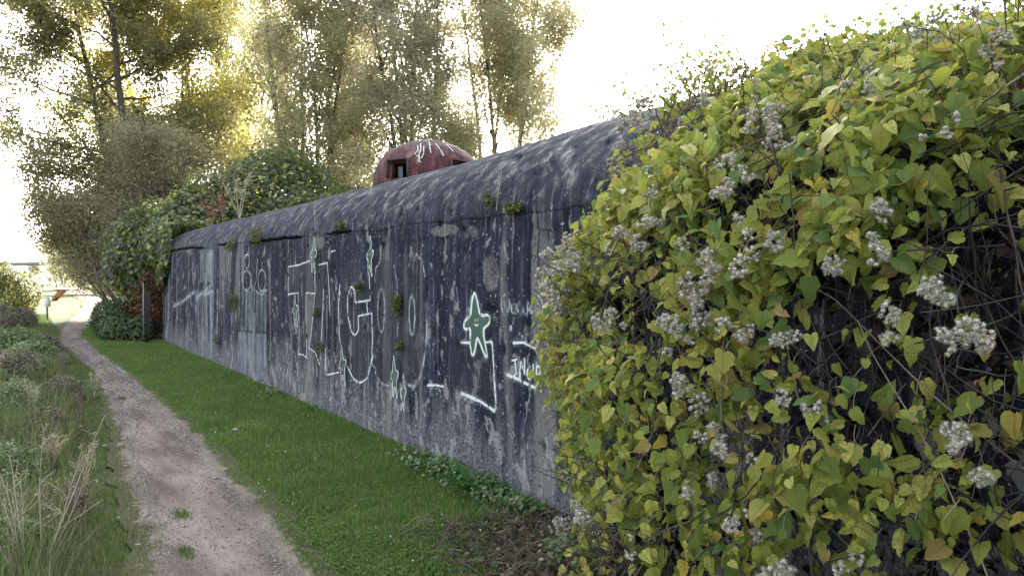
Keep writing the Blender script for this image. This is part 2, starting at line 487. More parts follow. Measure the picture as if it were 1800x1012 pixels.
prof = [(WX, z, -1.0, 0.0) for z in np.concatenate([np.arange(-0.2, 1.9, 0.025), np.arange(1.9, CREASE, 0.009)])]
for th in np.concatenate([np.arange(0, .30, .0105), np.linspace(.30, math.pi / 2, 46)]):
    nx, nz = -math.cos(th) / A_, math.sin(th) / B_
    q = math.hypot(nx, nz)
    prof.append((WX + A_ * (1 - math.cos(th)), CREASE + B_ * math.sin(th), nx / q, nz / q))
ROOF = CREASE + B_
for x in [4.5, 5.2, 6.2, 7.2, 8.2]: prof.append((x, ROOF, 0, 1))
for th in np.linspace(0, math.pi / 2, 8)[1:]: prof.append((8.2 + 0.8 * math.sin(th), CREASE + B_ * math.cos(th), math.sin(th), math.cos(th)))
prof.append((9.0, -0.2, 1, 0))
prof = np.array(prof)
yv = np.concatenate([np.arange(Y0, 3.0, 0.15), np.arange(3.0, 11, 0.022), np.arange(11, Y1 - 0.12, 0.04), Y1 - 0.12 + 0.12 * np.sin(np.linspace(0, math.pi / 2, 6))])
YY = np.repeat(yv[:, None], len(prof), 1)
ZZ = np.repeat(prof[None, :, 1], len(yv), 0)
XX = np.repeat(prof[None, :, 0], len(yv), 0)
arc = np.concatenate([[0], np.cumsum(np.hypot(np.diff(prof[:, 0]), np.diff(prof[:, 1])))]) - 0.2
AR = np.repeat(arc[None, :], len(yv), 0)
rel = np.where(AR < 3.9, wall_rel(YY, AR), 0.01)
lump = 0.05 * fbm(YY * 1.1, AR * 1.1, 77, 3) * sstep(2.1, 2.5, AR)
endr = np.clip((YY - (Y1 - 0.12)) / 0.12, 0, 1)
endr = 0.12 * (1 - np.sqrt(np.clip(1 - endr ** 2, 0, 1)))
d = rel + lump + endr
ZZ = np.where(ZZ > CREASE, CREASE + (ZZ - CREASE) * (1 - .085 * sstep(4.2, 6.5, YY)), ZZ)
XX = XX - prof[None, :, 2] * d; ZZ = ZZ - prof[None, :, 3] * d
npf = len(prof)
k = (np.arange(len(yv) - 1)[:, None] * npf + np.arange(npf - 1)[None, :]).reshape(-1)
V = np.stack([XX, YY, ZZ], -1).reshape(-1, 3)
quads = np.stack([k, k + 1, k + npf + 1, k + npf], -1)
nb = len(V)
cap = []
for row, flip in ((0, False), (len(yv) - 1, True)):
    c0 = len(V); V = np.concatenate([V, [[6.0, yv[row], 1.2]]])
    ii = row * npf + np.arange(npf - 1)
    t = np.stack([ii, ii + 1, np.full(npf - 1, c0)], -1)
    if not flip: t = t[:, ::-1]
    cap.append(t)
bunker = empty('bunker', (WX, 8.0, 0))
tag(bunker, 'long low concrete bunker with rounded top edge, grimy dark wall covered in faded graffiti', 'bunker')
me = mesh_np('concrete_body', V, [quads, np.concatenate(cap)])
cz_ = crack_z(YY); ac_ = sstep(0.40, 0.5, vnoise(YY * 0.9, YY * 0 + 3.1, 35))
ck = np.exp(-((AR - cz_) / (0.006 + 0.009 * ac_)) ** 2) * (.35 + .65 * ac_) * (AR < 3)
fk_ = np.clip(sstep(.18, .02, np.abs(AR - cz_ + .10)) * sstep(.45, .9, vnoise(YY * 1.4, YY * 0, 38)), 0, 1)
for (cy0, cz0, ry, rz) in [(wall_pt(862, 480)[0], wall_pt(862, 480)[1], .16, .17), (wall_pt(940, 470)[0], wall_pt(940, 470)[1], .05, .55), (wall_pt(780, 405)[0], wall_pt(780, 405)[1], .3, .06)]:
    fk_ = np.maximum(fk_, 1.1 * np.exp(-(((YY - cy0) / ry) ** 2 + ((AR - cz0) / rz) ** 2) ** 2))
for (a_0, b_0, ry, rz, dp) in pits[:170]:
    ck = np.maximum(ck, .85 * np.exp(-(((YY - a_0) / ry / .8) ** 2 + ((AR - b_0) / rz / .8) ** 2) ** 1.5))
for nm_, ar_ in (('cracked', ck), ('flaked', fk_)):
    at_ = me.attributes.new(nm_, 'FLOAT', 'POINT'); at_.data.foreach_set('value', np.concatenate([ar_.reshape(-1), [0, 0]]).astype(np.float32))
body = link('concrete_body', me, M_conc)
def adopt(o, parent):
    """parent without moving"""
    o.parent = parent
    o.matrix_parent_inverse = Matrix.Translation(parent.location).inverted()
adopt(body, bunker)

# ---- graffiti: flat paint that follows the wall's relief
SPRAY = []
def ribbon(acc, pts, w, off=0.004):
    if w >= .013 and off < .0065 or w == .022: SPRAY.append((pts, w))
    P = np.array([wall_pt(*p) for p in pts])
    seg = np.hypot(*np.diff(P, axis=0).T); L = np.concatenate([[0], np.cumsum(seg)])
    n = max(3, int(L[-1] / 0.02))
    t = np.linspace(0, L[-1], n)
    y = np.interp(t, L, P[:, 0]); z = np.interp(t, L, P[:, 1])
    if len(pts) > 3:   # round the corners a little
        for _ in range(2):
            y[1:-1] = (y[:-2] + 2 * y[1:-1] + y[2:]) / 4; z[1:-1] = (z[:-2] + 2 * z[1:-1] + z[2:]) / 4
    dy = np.gradient(y); dz = np.gradient(z); q = np.hypot(dy, dz) + 1e-9
    wv = w * (0.8 + 0.5 * vnoise(t * 9, t * 0 + len(pts), 3)) / 2
    V = []
    for s in (-1, 1):
        yy = y - s * dz / q * wv; zz = z + s * dy / q * wv
        V.append(np.stack([wall_x(yy, zz) - off - 0.001 * s * 0, yy, zz], -1))
    V = np.stack(V, 1).reshape(-1, 3)
    i = np.arange(n - 1) * 2
    acc.add(V, np.stack([i, i + 1, i + 3, i + 2], -1))

def fill(acc, pts, off=0.0025, step=0.03):
    P = np.array([wall_pt(*p) for p in pts])
    ylo, yhi = P[:, 0].min(), P[:, 0].max()
    def cuts(y):
        r = []
        for (a, b) in zip(P, np.roll(P, -1, 0)):
            if (a[0] <= y) != (b[0] <= y): r.append(a[1] + (b[1] - a[1]) * (y - a[0]) / (b[0] - a[0]))
        return sorted(r)
    n = max(3, int((yhi - ylo) / step)); e = np.linspace(ylo + 1e-5, yhi - 1e-5, n + 1)
    for y0, y1 in zip(e[:-1], e[1:]):
        c0, c1 = cuts(y0), cuts(y1)
        if len(c0) != len(c1): c0 = c1 = cuts((y0 + y1) / 2)
        for j in range(0, len(c0) - 1, 2):
            m_ = max(1, int(max(c0[j + 1] - c0[j], c1[j + 1] - c1[j]) / 0.05))
            t = np.linspace(0, 1, m_ + 1)
            za = c0[j] + (c0[j + 1] - c0[j]) * t; zb = c1[j] + (c1[j + 1] - c1[j]) * t
            V = np.concatenate([np.stack([wall_x(y0 + 0 * za, za) - off, y0 + 0 * za, za], -1), np.stack([wall_x(y1 + 0 * zb, zb) - off, y1 + 0 * zb, zb], -1)])
            i = np.arange(m_)
            acc.add(V, np.stack([i, i + 1, i + m_ + 2, i + m_ + 1], -1))

def put(name, acc, mat, label=None):
    o = link(name, acc.mesh(name), mat)
    adopt(o, bunker)
    if label: o['label'] = label
    return o
Z6 = lambda u, v: (500 + u / 2.811, 380 + v / 2.811)
Z7 = lambda u, v: (740 + u / 2.663, 380 + v / 2.663)
Z5 = lambda u, v: (280 + u / 3.161, 360 + v / 3.161)
def oval(f, cx, cy, rx, ry, a0=0, a1=360, n=22):
    return [f(cx + rx * math.cos(R(a)), cy + ry * math.sin(R(a))) for a in np.linspace(a0, a1, n)]

# dark letter fills
a = Acc()
fill(a, [Z6(20, 250), Z6(215, 225), Z6(228, 480), Z6(152, 385), Z6(20, 385)])
fill(a, [Z6(72, 385), Z6(108, 385), Z6(112, 690), Z6(68, 680)], 0.0027)
put('painted_letter', a, M_dark, 'dark painted letter shaped like a T')
a = Acc(); fill(a, [Z6(150, 400), Z6(192, 362), Z6(185, 560), Z6(175, 735), Z6(120, 650)], 0.0029)
put('painted_letter', a, M_dark)
a = Acc(); fill(a, [Z6(278, 335), Z6(300, 270), Z6(350, 235), Z6(422, 300), Z6(425, 415), Z6(352, 425), Z6(350, 365), Z6(330, 345), Z6(315, 400), Z6(315, 490), Z6(330, 570), Z6(350, 590), Z6(368, 560), Z6(365, 493), Z6(435, 478), Z6(438, 600), Z6(430, 715), Z6(410, 800), Z6(375, 822), Z6(335, 795), Z6(310, 740), Z6(275, 640), Z6(270, 450)], 0.0031)
put('painted_letter', a, M_dark, 'dark painted letter shaped like a G or C')
a = Acc(); fill(a, [Z6(445, 250), Z6(500, 210), Z6(545, 240), Z6(558, 400), Z6(556, 620), Z6(540, 780), Z6(500, 835), Z6(460, 800), Z6(440, 700)], 0.0033)
put('painted_letter', a, M_dark, 'first of the two dark round letters')
a = Acc(); fill(a, [Z6(575, 260), Z6(610, 190), Z6(655, 185), Z6(695, 260), Z6(708, 420), Z6(700, 660), Z6(670, 800), Z6(640, 845), Z6(590, 800), Z6(560, 650)], 0.0035)
put('painted_letter', a, M_dark, 'second of the two dark round letters')
a = Acc(); fill(a, [Z7(130, 590), Z7(185, 590), Z7(340, 588), Z7(345, 700), Z7(355, 915), Z7(190, 825), Z7(130, 800)], 0.0027)
put('painted_letter', a, M_dark, 'dark painted letter L')

# white outlines of the letters
a = Acc()
for s in [[Z6(20, 250), Z6(75, 240), Z6(130, 218)], [Z6(170, 240), Z6(215, 230)], [Z6(20, 250), Z6(22, 395)], [Z6(22, 385), Z6(70, 378)],
          [Z6(70, 378), Z6(72, 560), Z6(68, 680)], [Z6(68, 680), Z6(95, 685), Z6(110, 700)], [Z6(150, 250), Z6(152, 385)], [Z6(152, 382), Z6(108, 378)],
          [Z6(108, 378), Z6(110, 695)], [Z6(150, 385), Z6(135, 560), Z6(120, 650)], [Z6(120, 650), Z6(150, 672), Z6(175, 735)], [Z6(192, 362), Z6(185, 560), Z6(175, 735)],
          [Z6(215, 230), Z6(222, 380), Z6(228, 490)], [Z6(232, 175), Z6(255, 170)]]:
    ribbon(a, s, 0.014)
put('painted_outline', a, M_white, 'white outline around the T shaped letter')
a = Acc()
for s in [[Z6(278, 335), Z6(270, 450), Z6(275, 600), Z6(282, 640)], [Z6(205, 650), Z6(203, 785)], [Z6(203, 785), Z6(272, 770)],
          [Z6(310, 740), Z6(335, 795), Z6(355, 815), Z6(375, 822), Z6(410, 800), Z6(430, 715), Z6(438, 600), Z6(435, 478)], [Z6(435, 478), Z6(365, 493)],
          [Z6(365, 493), Z6(368, 560), Z6(350, 590), Z6(330, 570), Z6(315, 490), Z6(315, 400), Z6(330, 345), Z6(350, 365), Z6(352, 425)], [Z6(352, 425), Z6(425, 415)], [Z6(425, 415), Z6(422, 290)],
          [Z6(408, 420), Z6(412, 478)]]:
    ribbon(a, s, 0.015)
put('painted_outline', a, M_white, 'white outline around the G or C shaped letter')
a = Acc()
for s in [[Z6(430, 715), Z6(450, 780), Z6(480, 825), Z6(520, 838)], [Z6(543, 240), Z6(560, 330), Z6(558, 400)], oval(Z6, 480, 465, 17, 110), [Z6(560, 530), Z6(552, 700)],
          [Z6(448, 330), Z6(452, 260), Z6(480, 215)]]:
    ribbon(a, s, 0.014)
put('painted_outline', a, M_whitefaint, 'faded outline of the first round letter')
a = Acc()
for s in [[Z6(650, 185), Z6(680, 220), Z6(700, 300)], [Z6(708, 420), Z6(705, 600), Z6(700, 660), Z6(690, 720), Z6(670, 800), Z6(645, 840), Z6(600, 830)], oval(Z6, 632, 490, 14, 100)]:
    ribbon(a, s, 0.018)
put('painted_outline', a, M_whitefaint, 'faded outline of the second round letter')
a = Acc()
for s in [[Z7(30, 790), Z7(70, 790), Z7(110, 797)], [Z7(185, 590), Z7(238, 592)], [Z7(305, 590), Z7(338, 586)], [Z7(338, 586), Z7(345, 700), Z7(355, 915)]]:
    a = Acc(); ribbon(a, s, 0.019); put('painted_outline', a, M_white)
for s in []: pass
a = Acc(); ribbon(a, [Z7(355, 915), Z7(280, 865), Z7(190, 825)], 0.026)
put('painted_outline', a, M_white, 'white outline around the letter L')

# star figures
STAR = [(255, 355), (263, 372), (270, 400), (280, 460), (300, 466), (322, 458), (334, 478), (328, 502), (298, 525), (300, 560), (310, 610), (318, 660), (311, 664), (285, 602), (268, 562), (262, 600), (252, 652), (243, 654), (235, 600), (238, 520), (216, 532), (204, 521), (209, 492), (240, 462), (243, 400), (255, 355)]
a = Acc(); fill(a, [Z7(*p) for p in STAR[:-1]], 0.005)
st = put('painted_star', a, M_green, 'bright green star figure with a small smiling face')
a = Acc(); ribbon(a, [Z7(*p) for p in STAR], 0.022, 0.007)
for s in [[Z7(260, 480), Z7(260, 492)], [Z7(272, 480), Z7(272, 492)], [Z7(256, 505), Z7(262, 516), Z7(270, 516), Z7(276, 503)]]: ribbon(a, s, 0.010, 0.008)
put('star_outline', a, M_white)
def small_star(cx, cy, sx, sy, rot=0, mat=M_dullgreen):
    S0 = np.array(STAR) - np.array([[268, 505]])
    ca, sa = math.cos(rot), math.sin(rot)
    pts = [(cx + sx * (p[0] * ca - p[1] * sa), cy + sy * (p[0] * sa + p[1] * ca)) for p in S0]
    a = Acc(); fill(a, pts[:-1], 0.005); put('painted_star', a, mat)
    a = Acc(); ribbon(a, pts, 0.012, 0.007); put('star_outline', a, M_white)
for (cx, cy, sx, sy, rot) in [(552, 448, .085, .22, .1), (520, 545, .075, .20, 0), (651, 450, .095, .24, 0), (603, 642, .095, .24, 0), (694, 662, .10, .25, 0), (710, 690, .09, .23, .15)]:
    small_star(cx, cy, sx, sy, rot)

# tags scribbled at the near end
a = Acc()
for s in [[Z7(392, 395), Z7(402, 430), Z7(412, 458), Z7(420, 420), Z7(416, 385)],                      # V
          [Z7(424, 435), Z7(440, 425), Z7(436, 400), Z7(425, 412), Z7(426, 455), Z7(440, 452)],         # e
          [Z7(447, 460), Z7(448, 405), Z7(462, 460), Z7(464, 395)],                                     # N
          [Z7(470, 465), Z7(482, 420), Z7(492, 465)], [Z7(474, 448), Z7(490, 446)],                     # a
          [Z7(512, 405), Z7(498, 412), Z7(512, 440), Z7(496, 462)],                                     # s
          [Z7(530, 410), Z7(518, 420), Z7(518, 455), Z7(532, 460), Z7(532, 438), Z7(525, 438)]]:        # C
    ribbon(a, s, 0.013)
ribbon(a, oval(Z7, 551, 430, 11, 32), 0.013)
for s in [[Z7(400, 365), Z7(382, 385), Z7(382, 430), Z7(402, 472), Z7(398, 500)], [Z7(540, 362), Z7(572, 385), Z7(581, 430), Z7(568, 490), Z7(548, 515)]]: ribbon(a, s, 0.012)
put('painted_tag', a, M_whitefaint, 'handwritten white tag inside a cloud outline')
a = Acc()
for s in [[Z7(495, 598), Z7(494, 510), Z7(520, 582), Z7(521, 515)], [Z7(535, 530), Z7(537, 560)], [Z7(463, 545), Z7(470, 555)], [Z7(476, 555), Z7(484, 566)], [Z7(425, 510), Z7(432, 540), Z7(418, 535), Z7(425, 510)]]: ribbon(a, s, 0.014)
put('painted_tag', a, M_whitefaint, 'short white scribble with the letter N')
a = Acc()
for s in [[Z7(430, 675), Z7(455, 668)], [Z7(444, 672), Z7(452, 735), Z7(438, 748)], [Z7(468, 758), Z7(470, 668), Z7(492, 750), Z7(489, 662)],
          [Z7(520, 702), Z7(505, 706), Z7(500, 735), Z7(506, 764), Z7(522, 764)], [Z7(530, 690), Z7(532, 758)]]: ribbon(a, s, 0.015)
ribbon(a, oval(Z7, 553, 722, 10, 30), 0.015)
ribbon(a, [Z7(562, 765), Z7(567, 822)], 0.012)
for s in [[Z7(435, 592), Z7(485, 590), Z7(540, 620)], [Z7(395, 735), Z7(450, 757), Z7(500, 782), Z7(545, 805)]]: ribbon(a, s, 0.02)
put('painted_tag', a, M_white, 'white block tag reading INC10')

# graffiti at the far end
a = Acc()
for s in [oval(Z5, 490, 420, 24, 55), oval(Z5, 572, 420, 22, 60), [Z5(470, 480), Z5(465, 400), Z5(472, 300), Z5(500, 255)], [Z5(520, 480), Z5(540, 420), Z5(548, 300)], oval(Z5, 492, 315, 12, 40), [Z5(540, 480), Z5(570, 500), Z5(600, 470)]]: ribbon(a, s, 0.020)
put('painted_figure', a, M_whitefaint, 'faded pale bubble figure near the far end')
a = Acc()
for s in [[Z5(80, 565), Z5(140, 530), Z5(200, 480)], [Z5(325, 465), Z5(325, 720)], [Z5(250, 500), Z5(300, 480)], [Z5(140, 450), Z5(150, 470)], [Z5(205, 520), Z5(300, 440)]]: ribbon(a, s, 0.05)
for u in (185, 200, 215, 245): ribbon(a, [Z5(u, 330), Z5(u + 4, 420)], 0.03)
put('painted_figure', a, M_whitefaint, 'thin pale scrawl at the far end')
a = Acc(); fill(a, [Z5(440, 480), Z5(600, 470), Z5(598, 705), Z5(440, 690)], 0.0022, 0.06); put('paint_wash', a, M_wash, 'pale green wash running down the wall')
a = Acc(); fill(a, [Z5(440, 705), Z5(600, 720), Z5(602, 990), Z5(440, 920)], 0.0020, 0.06)
put('paint_wash', a, M_bluewash); a = Acc()
fill(a, [Z5(200, 480), Z5(305, 470), Z5(302, 860), Z5(200, 830)], 0.0020, 0.06)
put('paint_wash', a, M_bluewash); a = Acc()
fill(a, [Z5(230, 250), Z5(300, 250), Z5(300, 430), Z5(230, 430)], 0.0020, 0.06)
put('paint_wash', a, M_bluewash); a = Acc()
fill(a, [Z5(22, 500), Z5(50, 500), Z5(50, 770), Z5(22, 760)], 0.0020, 0.06)
put('paint_wash', a, M_bluewash, 'pale blue white streaks running down the far wall')

M_over = paint_mat('overspray_mist', (0.45, 0.48, 0.50), 0.40, 0.70, 30, 0.26, 0.7)
sp_ = list(SPRAY); a = Acc()
for pts, w in sp_: ribbon(a, pts, w * 2.8, 0.0038)
o = put('overspray', a, M_over); o['kind'] = 'stuff'

# ---- armoured cupola on the roof
CX, CYc = 4.88, 9.36
ZB = ROOF - 0.06
cprof = [(.715, -.02), (.712, .04), (.706, .10), (.698, .17), (.684, .24), (.664, .31), (.634, .38), (.592, .445), (.54, .50), (.475, .555), (.40, .60), (.31, .645), (.22, .675), (.12, .697), (.05, .704), (0.004, .706)]
cprof = np.array(cprof) * np.array([[1.10, 1.03]])
def cup_r(h): return np.interp(h, cprof[:, 1], cprof[:, 0])
M_cup = Mat('rust_red_paint')
cv = M_cup.coord()
cn = M_cup.noise(7, M_cup.coord((1, 1, 0.45)), 6, 0.65, 0.4)
csx = M_cup.n('ShaderNodeSeparateXYZ'); M_cup.l(cv, csx.inputs[0])
ctop = M_cup.n('ShaderNodeMapRange'); ctop.inputs[1].default_value = 0.36; ctop.inputs[2].default_value = 0.56; M_cup.l(csx.outputs[2], ctop.inputs[0])
ccol = M_cup.ramp(cn, [(0.34, (0.022, 0.015, 0.018)), (0.46, (0.058, 0.022, 0.023)), (0.58, (0.100, 0.034, 0.032)), (0.70, (0.20, 0.14, 0.125))])
ccol = M_cup.mix(M_cup.math('MULTIPLY', ctop.outputs[0], 0.6), ccol, M_cup.ramp(cn, [(0.38, (0.035, 0.024, 0.028)), (0.5, (0.075, 0.048, 0.048)), (0.66, (0.17, 0.13, 0.12))]))
cd2 = M_cup.noise(26, cv, 4, 0.65)
ccol = M_cup.mix(M_cup.ramp(cd2, [(0.66, 0.0), (0.70, 0.7)]), ccol, (0.32, 0.30, 0.28))
M_cup.base(ccol); M_cup.rough(0.75); M_cup.spec(0.15); M_cup.bump(M_cup.math('ADD', cn, cd2), 0.5, 0.012)
M_cup = M_cup.m
M_iron = simple('dark_iron', (0.03, 0.027, 0.03), 0.7)
M_greymetal = simple('dull_grey_metal', (0.16, 0.17, 0.19), 0.5)
cup = link('cupola', None)
NS = 120
facing = math.atan2(-CYc, -CX)            # direction back towards the path side
hs = np.concatenate([np.linspace(-.02, .08, 2), [.105 + .24 * t for t in (0, .25, .5, .75, 1)], np.linspace(.375, .69, 14), [.715, .722, .724]])
rs = cup_r(hs)
ang = facing + np.arange(NS) * 2 * np.pi / NS
V = np.stack([rs[:, None] * np.cos(ang), rs[:, None] * np.sin(ang), hs[:, None] + 0 * ang[None, :]], -1)
V = V + (V * 0.012) * fbm(np.repeat(ang[None], len(hs), 0) * 3, np.repeat(hs[:, None], NS, 1) * 8, 4, 3)[..., None]
V = V.reshape(-1, 3)
open_c = [int(round(R(36) / (2 * math.pi / NS))), NS - int(round(R(34) / (2 * math.pi / NS))), NS // 2]
holes = set()
for c in open_c:
    for q in range(-4, 4): holes.add((c + q) % NS)
Q = []
for i in range(len(hs) - 1):
    for j in range(NS):
        if j in holes and 2 <= i < 6: continue
        Q.append((i * NS + j, i * NS + (j + 1) % NS, (i + 1) * NS + (j + 1) % NS, (i + 1) * NS + j))
me = mesh_np('cupola', V, [np.array(Q)])
bpy.data.objects.remove(cup)
cup = link('cupola', me, M_cup); cup['label'] = 'rust red armoured cupola with square openings'
cup.location = (CX, CYc, ZB); 
cup.parent = bunker; cup.matrix_parent_inverse = Matrix.Translation(bunker.location).inverted()
bvh = cup.modifiers.new('thick', 'SOLIDIFY'); bvh.thickness = 0.13; bvh.offset = -1
for c in open_c:
    a0 = facing + (c - 4) * 2 * math.pi / NS; a1 = facing + (c + 4) * 2 * math.pi / NS
    am = (a0 + a1) / 2
    half = cup_r(.2) * math.sin((a1 - a0) / 2)
    a = Acc()
    d0 = np.array([math.cos(am), math.sin(am), 0]); s0 = np.array([-math.sin(am), math.cos(am), 0])
    rr = 0.735
    for (sx, h0, h1) in ((-1, .09, .36), (1, .09, .36)):
        a.box(d0 * rr + s0 * sx * (half + .004) + np.array([0, 0, (h0 + h1) / 2]), (0.05, 0.018, h1 - h0), am)
    for h in (.093, .357): a.box(d0 * rr + np.array([0, 0, h]), (0.05, half * 2 - .012, 0.018), am)
    o = link('opening_frame', a.mesh('opening_frame', False), M_iron, cup)
    a = Acc(); a.box(d0 * (rr - .16) + s0 * (half * -0.45) + np.array([0, 0, .2]), (0.012, half * .5, .24), am)
    o = link('shutter', a.mesh('shutter', False), M_greymetal, cup)
# inner dark floor so that one cannot look through
a = Acc(); a.tube([(0, 0, 0.0), (0, 0, .45)], 0.30, 20, True)
link('inner_drum', a.mesh('inner_drum'), M_iron, cup)
# white scribbles on the cupola
def cup_strip(acc, pts, w):
    """points as (angle offset in degrees, height)"""
    P = np.array(pts, float); n = 16
    t = np.linspace(0, len(P) - 1, n)
    an = facing + np.radians(np.interp(t, np.arange(len(P)), P[:, 0])); h = np.interp(t, np.arange(len(P)), P[:, 1])
    V = []
    for s in (-1, 1):
        aa = an + s * w / 2 / cup_r(h); r = cup_r(h) * 1.0 + 0.008
        V.append(np.stack([r * np.cos(aa), r * np.sin(aa), h + .006], -1))
    i = np.arange(n - 1) * 2
    acc.add(np.stack(V, 1).reshape(-1, 3), np.stack([i, i + 1, i + 3, i + 2], -1))
a = Acc()
for pts in [[(-12, .60), (-9, .5), (-10, .40), (-9, .30)], [(-15, .56), (-12, .48), (-15, .42), (-8, .36)], [(-6, .55), (-5, .44), (-7, .36)], [(2, .63), (2, .52), (3, .44)], [(1, .56), (5, .57)], [(12, .6), (15, .5), (17, .40)], [(30, .60), (32, .48)], [(-11, .33), (-7, .30)]]:
    a = Acc(); cup_strip(a, pts, 0.013); link('painted_scribble', a.mesh('painted_scribble'), M_white, cup)

# ------------------------------------------------------------------ foliage tools
def rand_unit(rng, n):
    v = rng.normal(size=(n, 3)); return v / np.linalg.norm(v, axis=1)[:, None]
LEAF4 = np.array([(0, 0, 0), (-.36, .45, .10), (0, 1, -.06), (.36, .45, .10)], float)
LEAF4_T = [(0, 3, 1), (1, 3, 2)]
LEAF3 = np.array([(-.05, 0, 0), (.05, 0, 0), (-.42, .55, .12), (.0, 1, -.05), (.38, .5, .0)], float)[[0, 3, 4]] * np.array([1.3, 1, 1]) + np.array([-.15, 0, 0])
LEAF6 = np.array([(0, 0, 0), (-.38, .28, .07), (-.30, .68, .04), (0, 1, -.12), (.30, .68, .04), (.38, .28, .07)], float)
LEAF6_Q = [(0, 5, 2, 1), (5, 4, 3, 2)]
def leaves(name, P, size, rng, mat, parent, up=0.3, tpl='4', droop=0.4, kind='stuff'):
    n = len(P)
    N = rand_unit(rng, n) + np.array([0, 0, up])
    T = rand_unit(rng, n) + np.array([0, 0, -droop])
    M = frames(N, T)
    S = size * rng.uniform(0.6, 1.25, n)
    me = scatter(name, LEAF3, None, [(0, 2, 1)], P, M, S, smooth=False) if tpl == '3' else scatter(name, LEAF4, None, LEAF4_T, P, M, S, smooth=False) if tpl == '4' else scatter(name, LEAF6, LEAF6_Q, None, P, M, S, smooth=False)
    return link(name, me, mat, parent, kind=kind)

def grow_line(rng, p, d, L, n, wob, grav=0.0):
    P = [np.array(p, float)]; d = np.array(d, float); d /= np.linalg.norm(d)
    for _ in range(n - 1):
        d = d + rng.normal(size=3) * wob + np.array([0, 0, grav]); d /= np.linalg.norm(d)
        P.append(P[-1] + d * L / (n - 1))
    return np.array(P)

def tree(name, base, H, stems, cr, cb, nleaf, lsize, lmat, bmat, seed, label, cat='tree', group=None, up=0.9, lean=(0, 0), trunk_r=0.13, nprim=26, grav=0.02, sig=0.16, profile=None, prim_len=1.0, stem_spread=0.12, straight=0.03):
    rng = np.random.default_rng(seed)
    root = empty(name, (base[0], base[1], 0)); tag(root, label, cat, group)
    wood = Acc(); limb = Acc(); anchors = []; wts = []
    for s in range(stems):
        a = rng.uniform(0, 2 * math.pi); off = 0 if stems == 1 else rng.uniform(.15, .6)
        st = grow_line(rng, (off * math.cos(a), off * math.sin(a), -0.1), (stem_spread * math.cos(a) + lean[0], stem_spread * math.sin(a) + lean[1], 1), H * rng.uniform(.82, 1.0), 14, straight)
        tr = trunk_r * rng.uniform(.7, 1.1)
        wood.tube(st, np.linspace(tr, tr * .14, 14), 8)
        cum = np.linspace(0, 1, 14)
        for q in range(nprim):
            t = cb + (1 - cb) * (q + rng.uniform(0, 1)) / nprim
            p = np.array([np.interp(t, cum, st[:, i]) for i in range(3)])
            az = rng.uniform(0, 2 * math.pi)
            u = (t - cb) / (1 - cb)
            pf = profile(u) if profile else (0.55 + 0.6 * math.sin(math.pi * min(1, u * .9 + .1))) * (1 - .45 * u)
            L = cr * pf * rng.uniform(.6, 1.15) * prim_len
            pl = grow_line(rng, p, (math.cos(az), math.sin(az), up * rng.uniform(.5, 1.4)), L, 7, .10, grav)
            r0 = max(.012, tr * .38 * (1 - t * .6))
            limb.tube(pl, np.linspace(r0, .008, 7), 5)
            for e in range(7):
                k = rng.integers(2, 7)
                d = (pl[min(k, 6)] - pl[k - 1]); d /= np.linalg.norm(d) + 1e-9
                sl = grow_line(rng, pl[k], d + rand_unit(rng, 1)[0] * .9, L * rng.uniform(.22, .5), 5, .16, grav)
                limb.tube(sl, np.linspace(.010, .004, 5), 3)
                anchors.append(sl[1:]); wts.append(np.full(4, rng.uniform(.1, 1.0) ** 2 * 2.2))
            anchors.append(pl[3:]); wts.append(np.full(4, .4))
    A = np.concatenate(anchors); W = np.concatenate(wts); W /= W.sum()
    idx = rng.choice(len(A), nleaf, p=W)
    P = A[idx] + rng.normal(size=(nleaf, 3)) * sig * 1.7 * (0.5 + rng.uniform(0, 1, (nleaf, 1)))
    link('trunk', wood.mesh('trunk'), bmat, root); link('limbs', limb.mesh('limbs'), bmat, root, kind='stuff')
    leaves('crown', P, lsize, rng, lmat, root, tpl='3')
    return root

M_lyellow = leaf_mat('yellow_green_leaf', [(0, (.17, .18, .05)), (.4, (.27, .26, .075)), (.75, (.37, .34, .10)), (1, (.42, .34, .11))], .55, .5, tcol=(.80, .72, .22))
M_lpoplar = leaf_mat('grey_green_poplar_leaf', [(0, (.17, .165, .10)), (.5, (.27, .26, .16)), (.85, (.36, .34, .20)), (1, (.42, .37, .12))], .55, .5, tcol=(.80, .74, .44))
M_lpoplar2 = leaf_mat('pale_poplar_leaf', [(0, (.22, .215, .15)), (.5, (.33, .32, .23)), (1, (.43, .41, .28))], .55, .5, tcol=(.80, .76, .58))
M_ldark = leaf_mat('dull_dark_leaf', [(0, (.07, .08, .045)), (.6, (.14, .145, .075)), (1, (.24, .22, .10))], .5, .5, tcol=(.52, .48, .20))
M_lshrub = leaf_mat('brown_grey_shrub_leaf', [(0, (.12, .11, .075)), (.5, (.21, .195, .13)), (1, (.33, .31, .18))], .45, .6, tcol=(.50, .46, .24))
M_ivy = leaf_mat('ivy_leaf', [(0, (.032, .050, .026)), (.45, (.060, .088, .040)), (.70, (.10, .125, .05)), (.86, (.20, .215, .07)), (1, (.34, .32, .10))], .35, .42, .4, tcol=(.32, .36, .06))  # sunlight put into the colour: yellow stops stand for lit leaves
M_lrust = leaf_mat('rust_red_leaf', [(0, (.04, .022, .014)), (.6, (.08, .04, .022)), (1, (.20, .09, .03))], .3, .6)

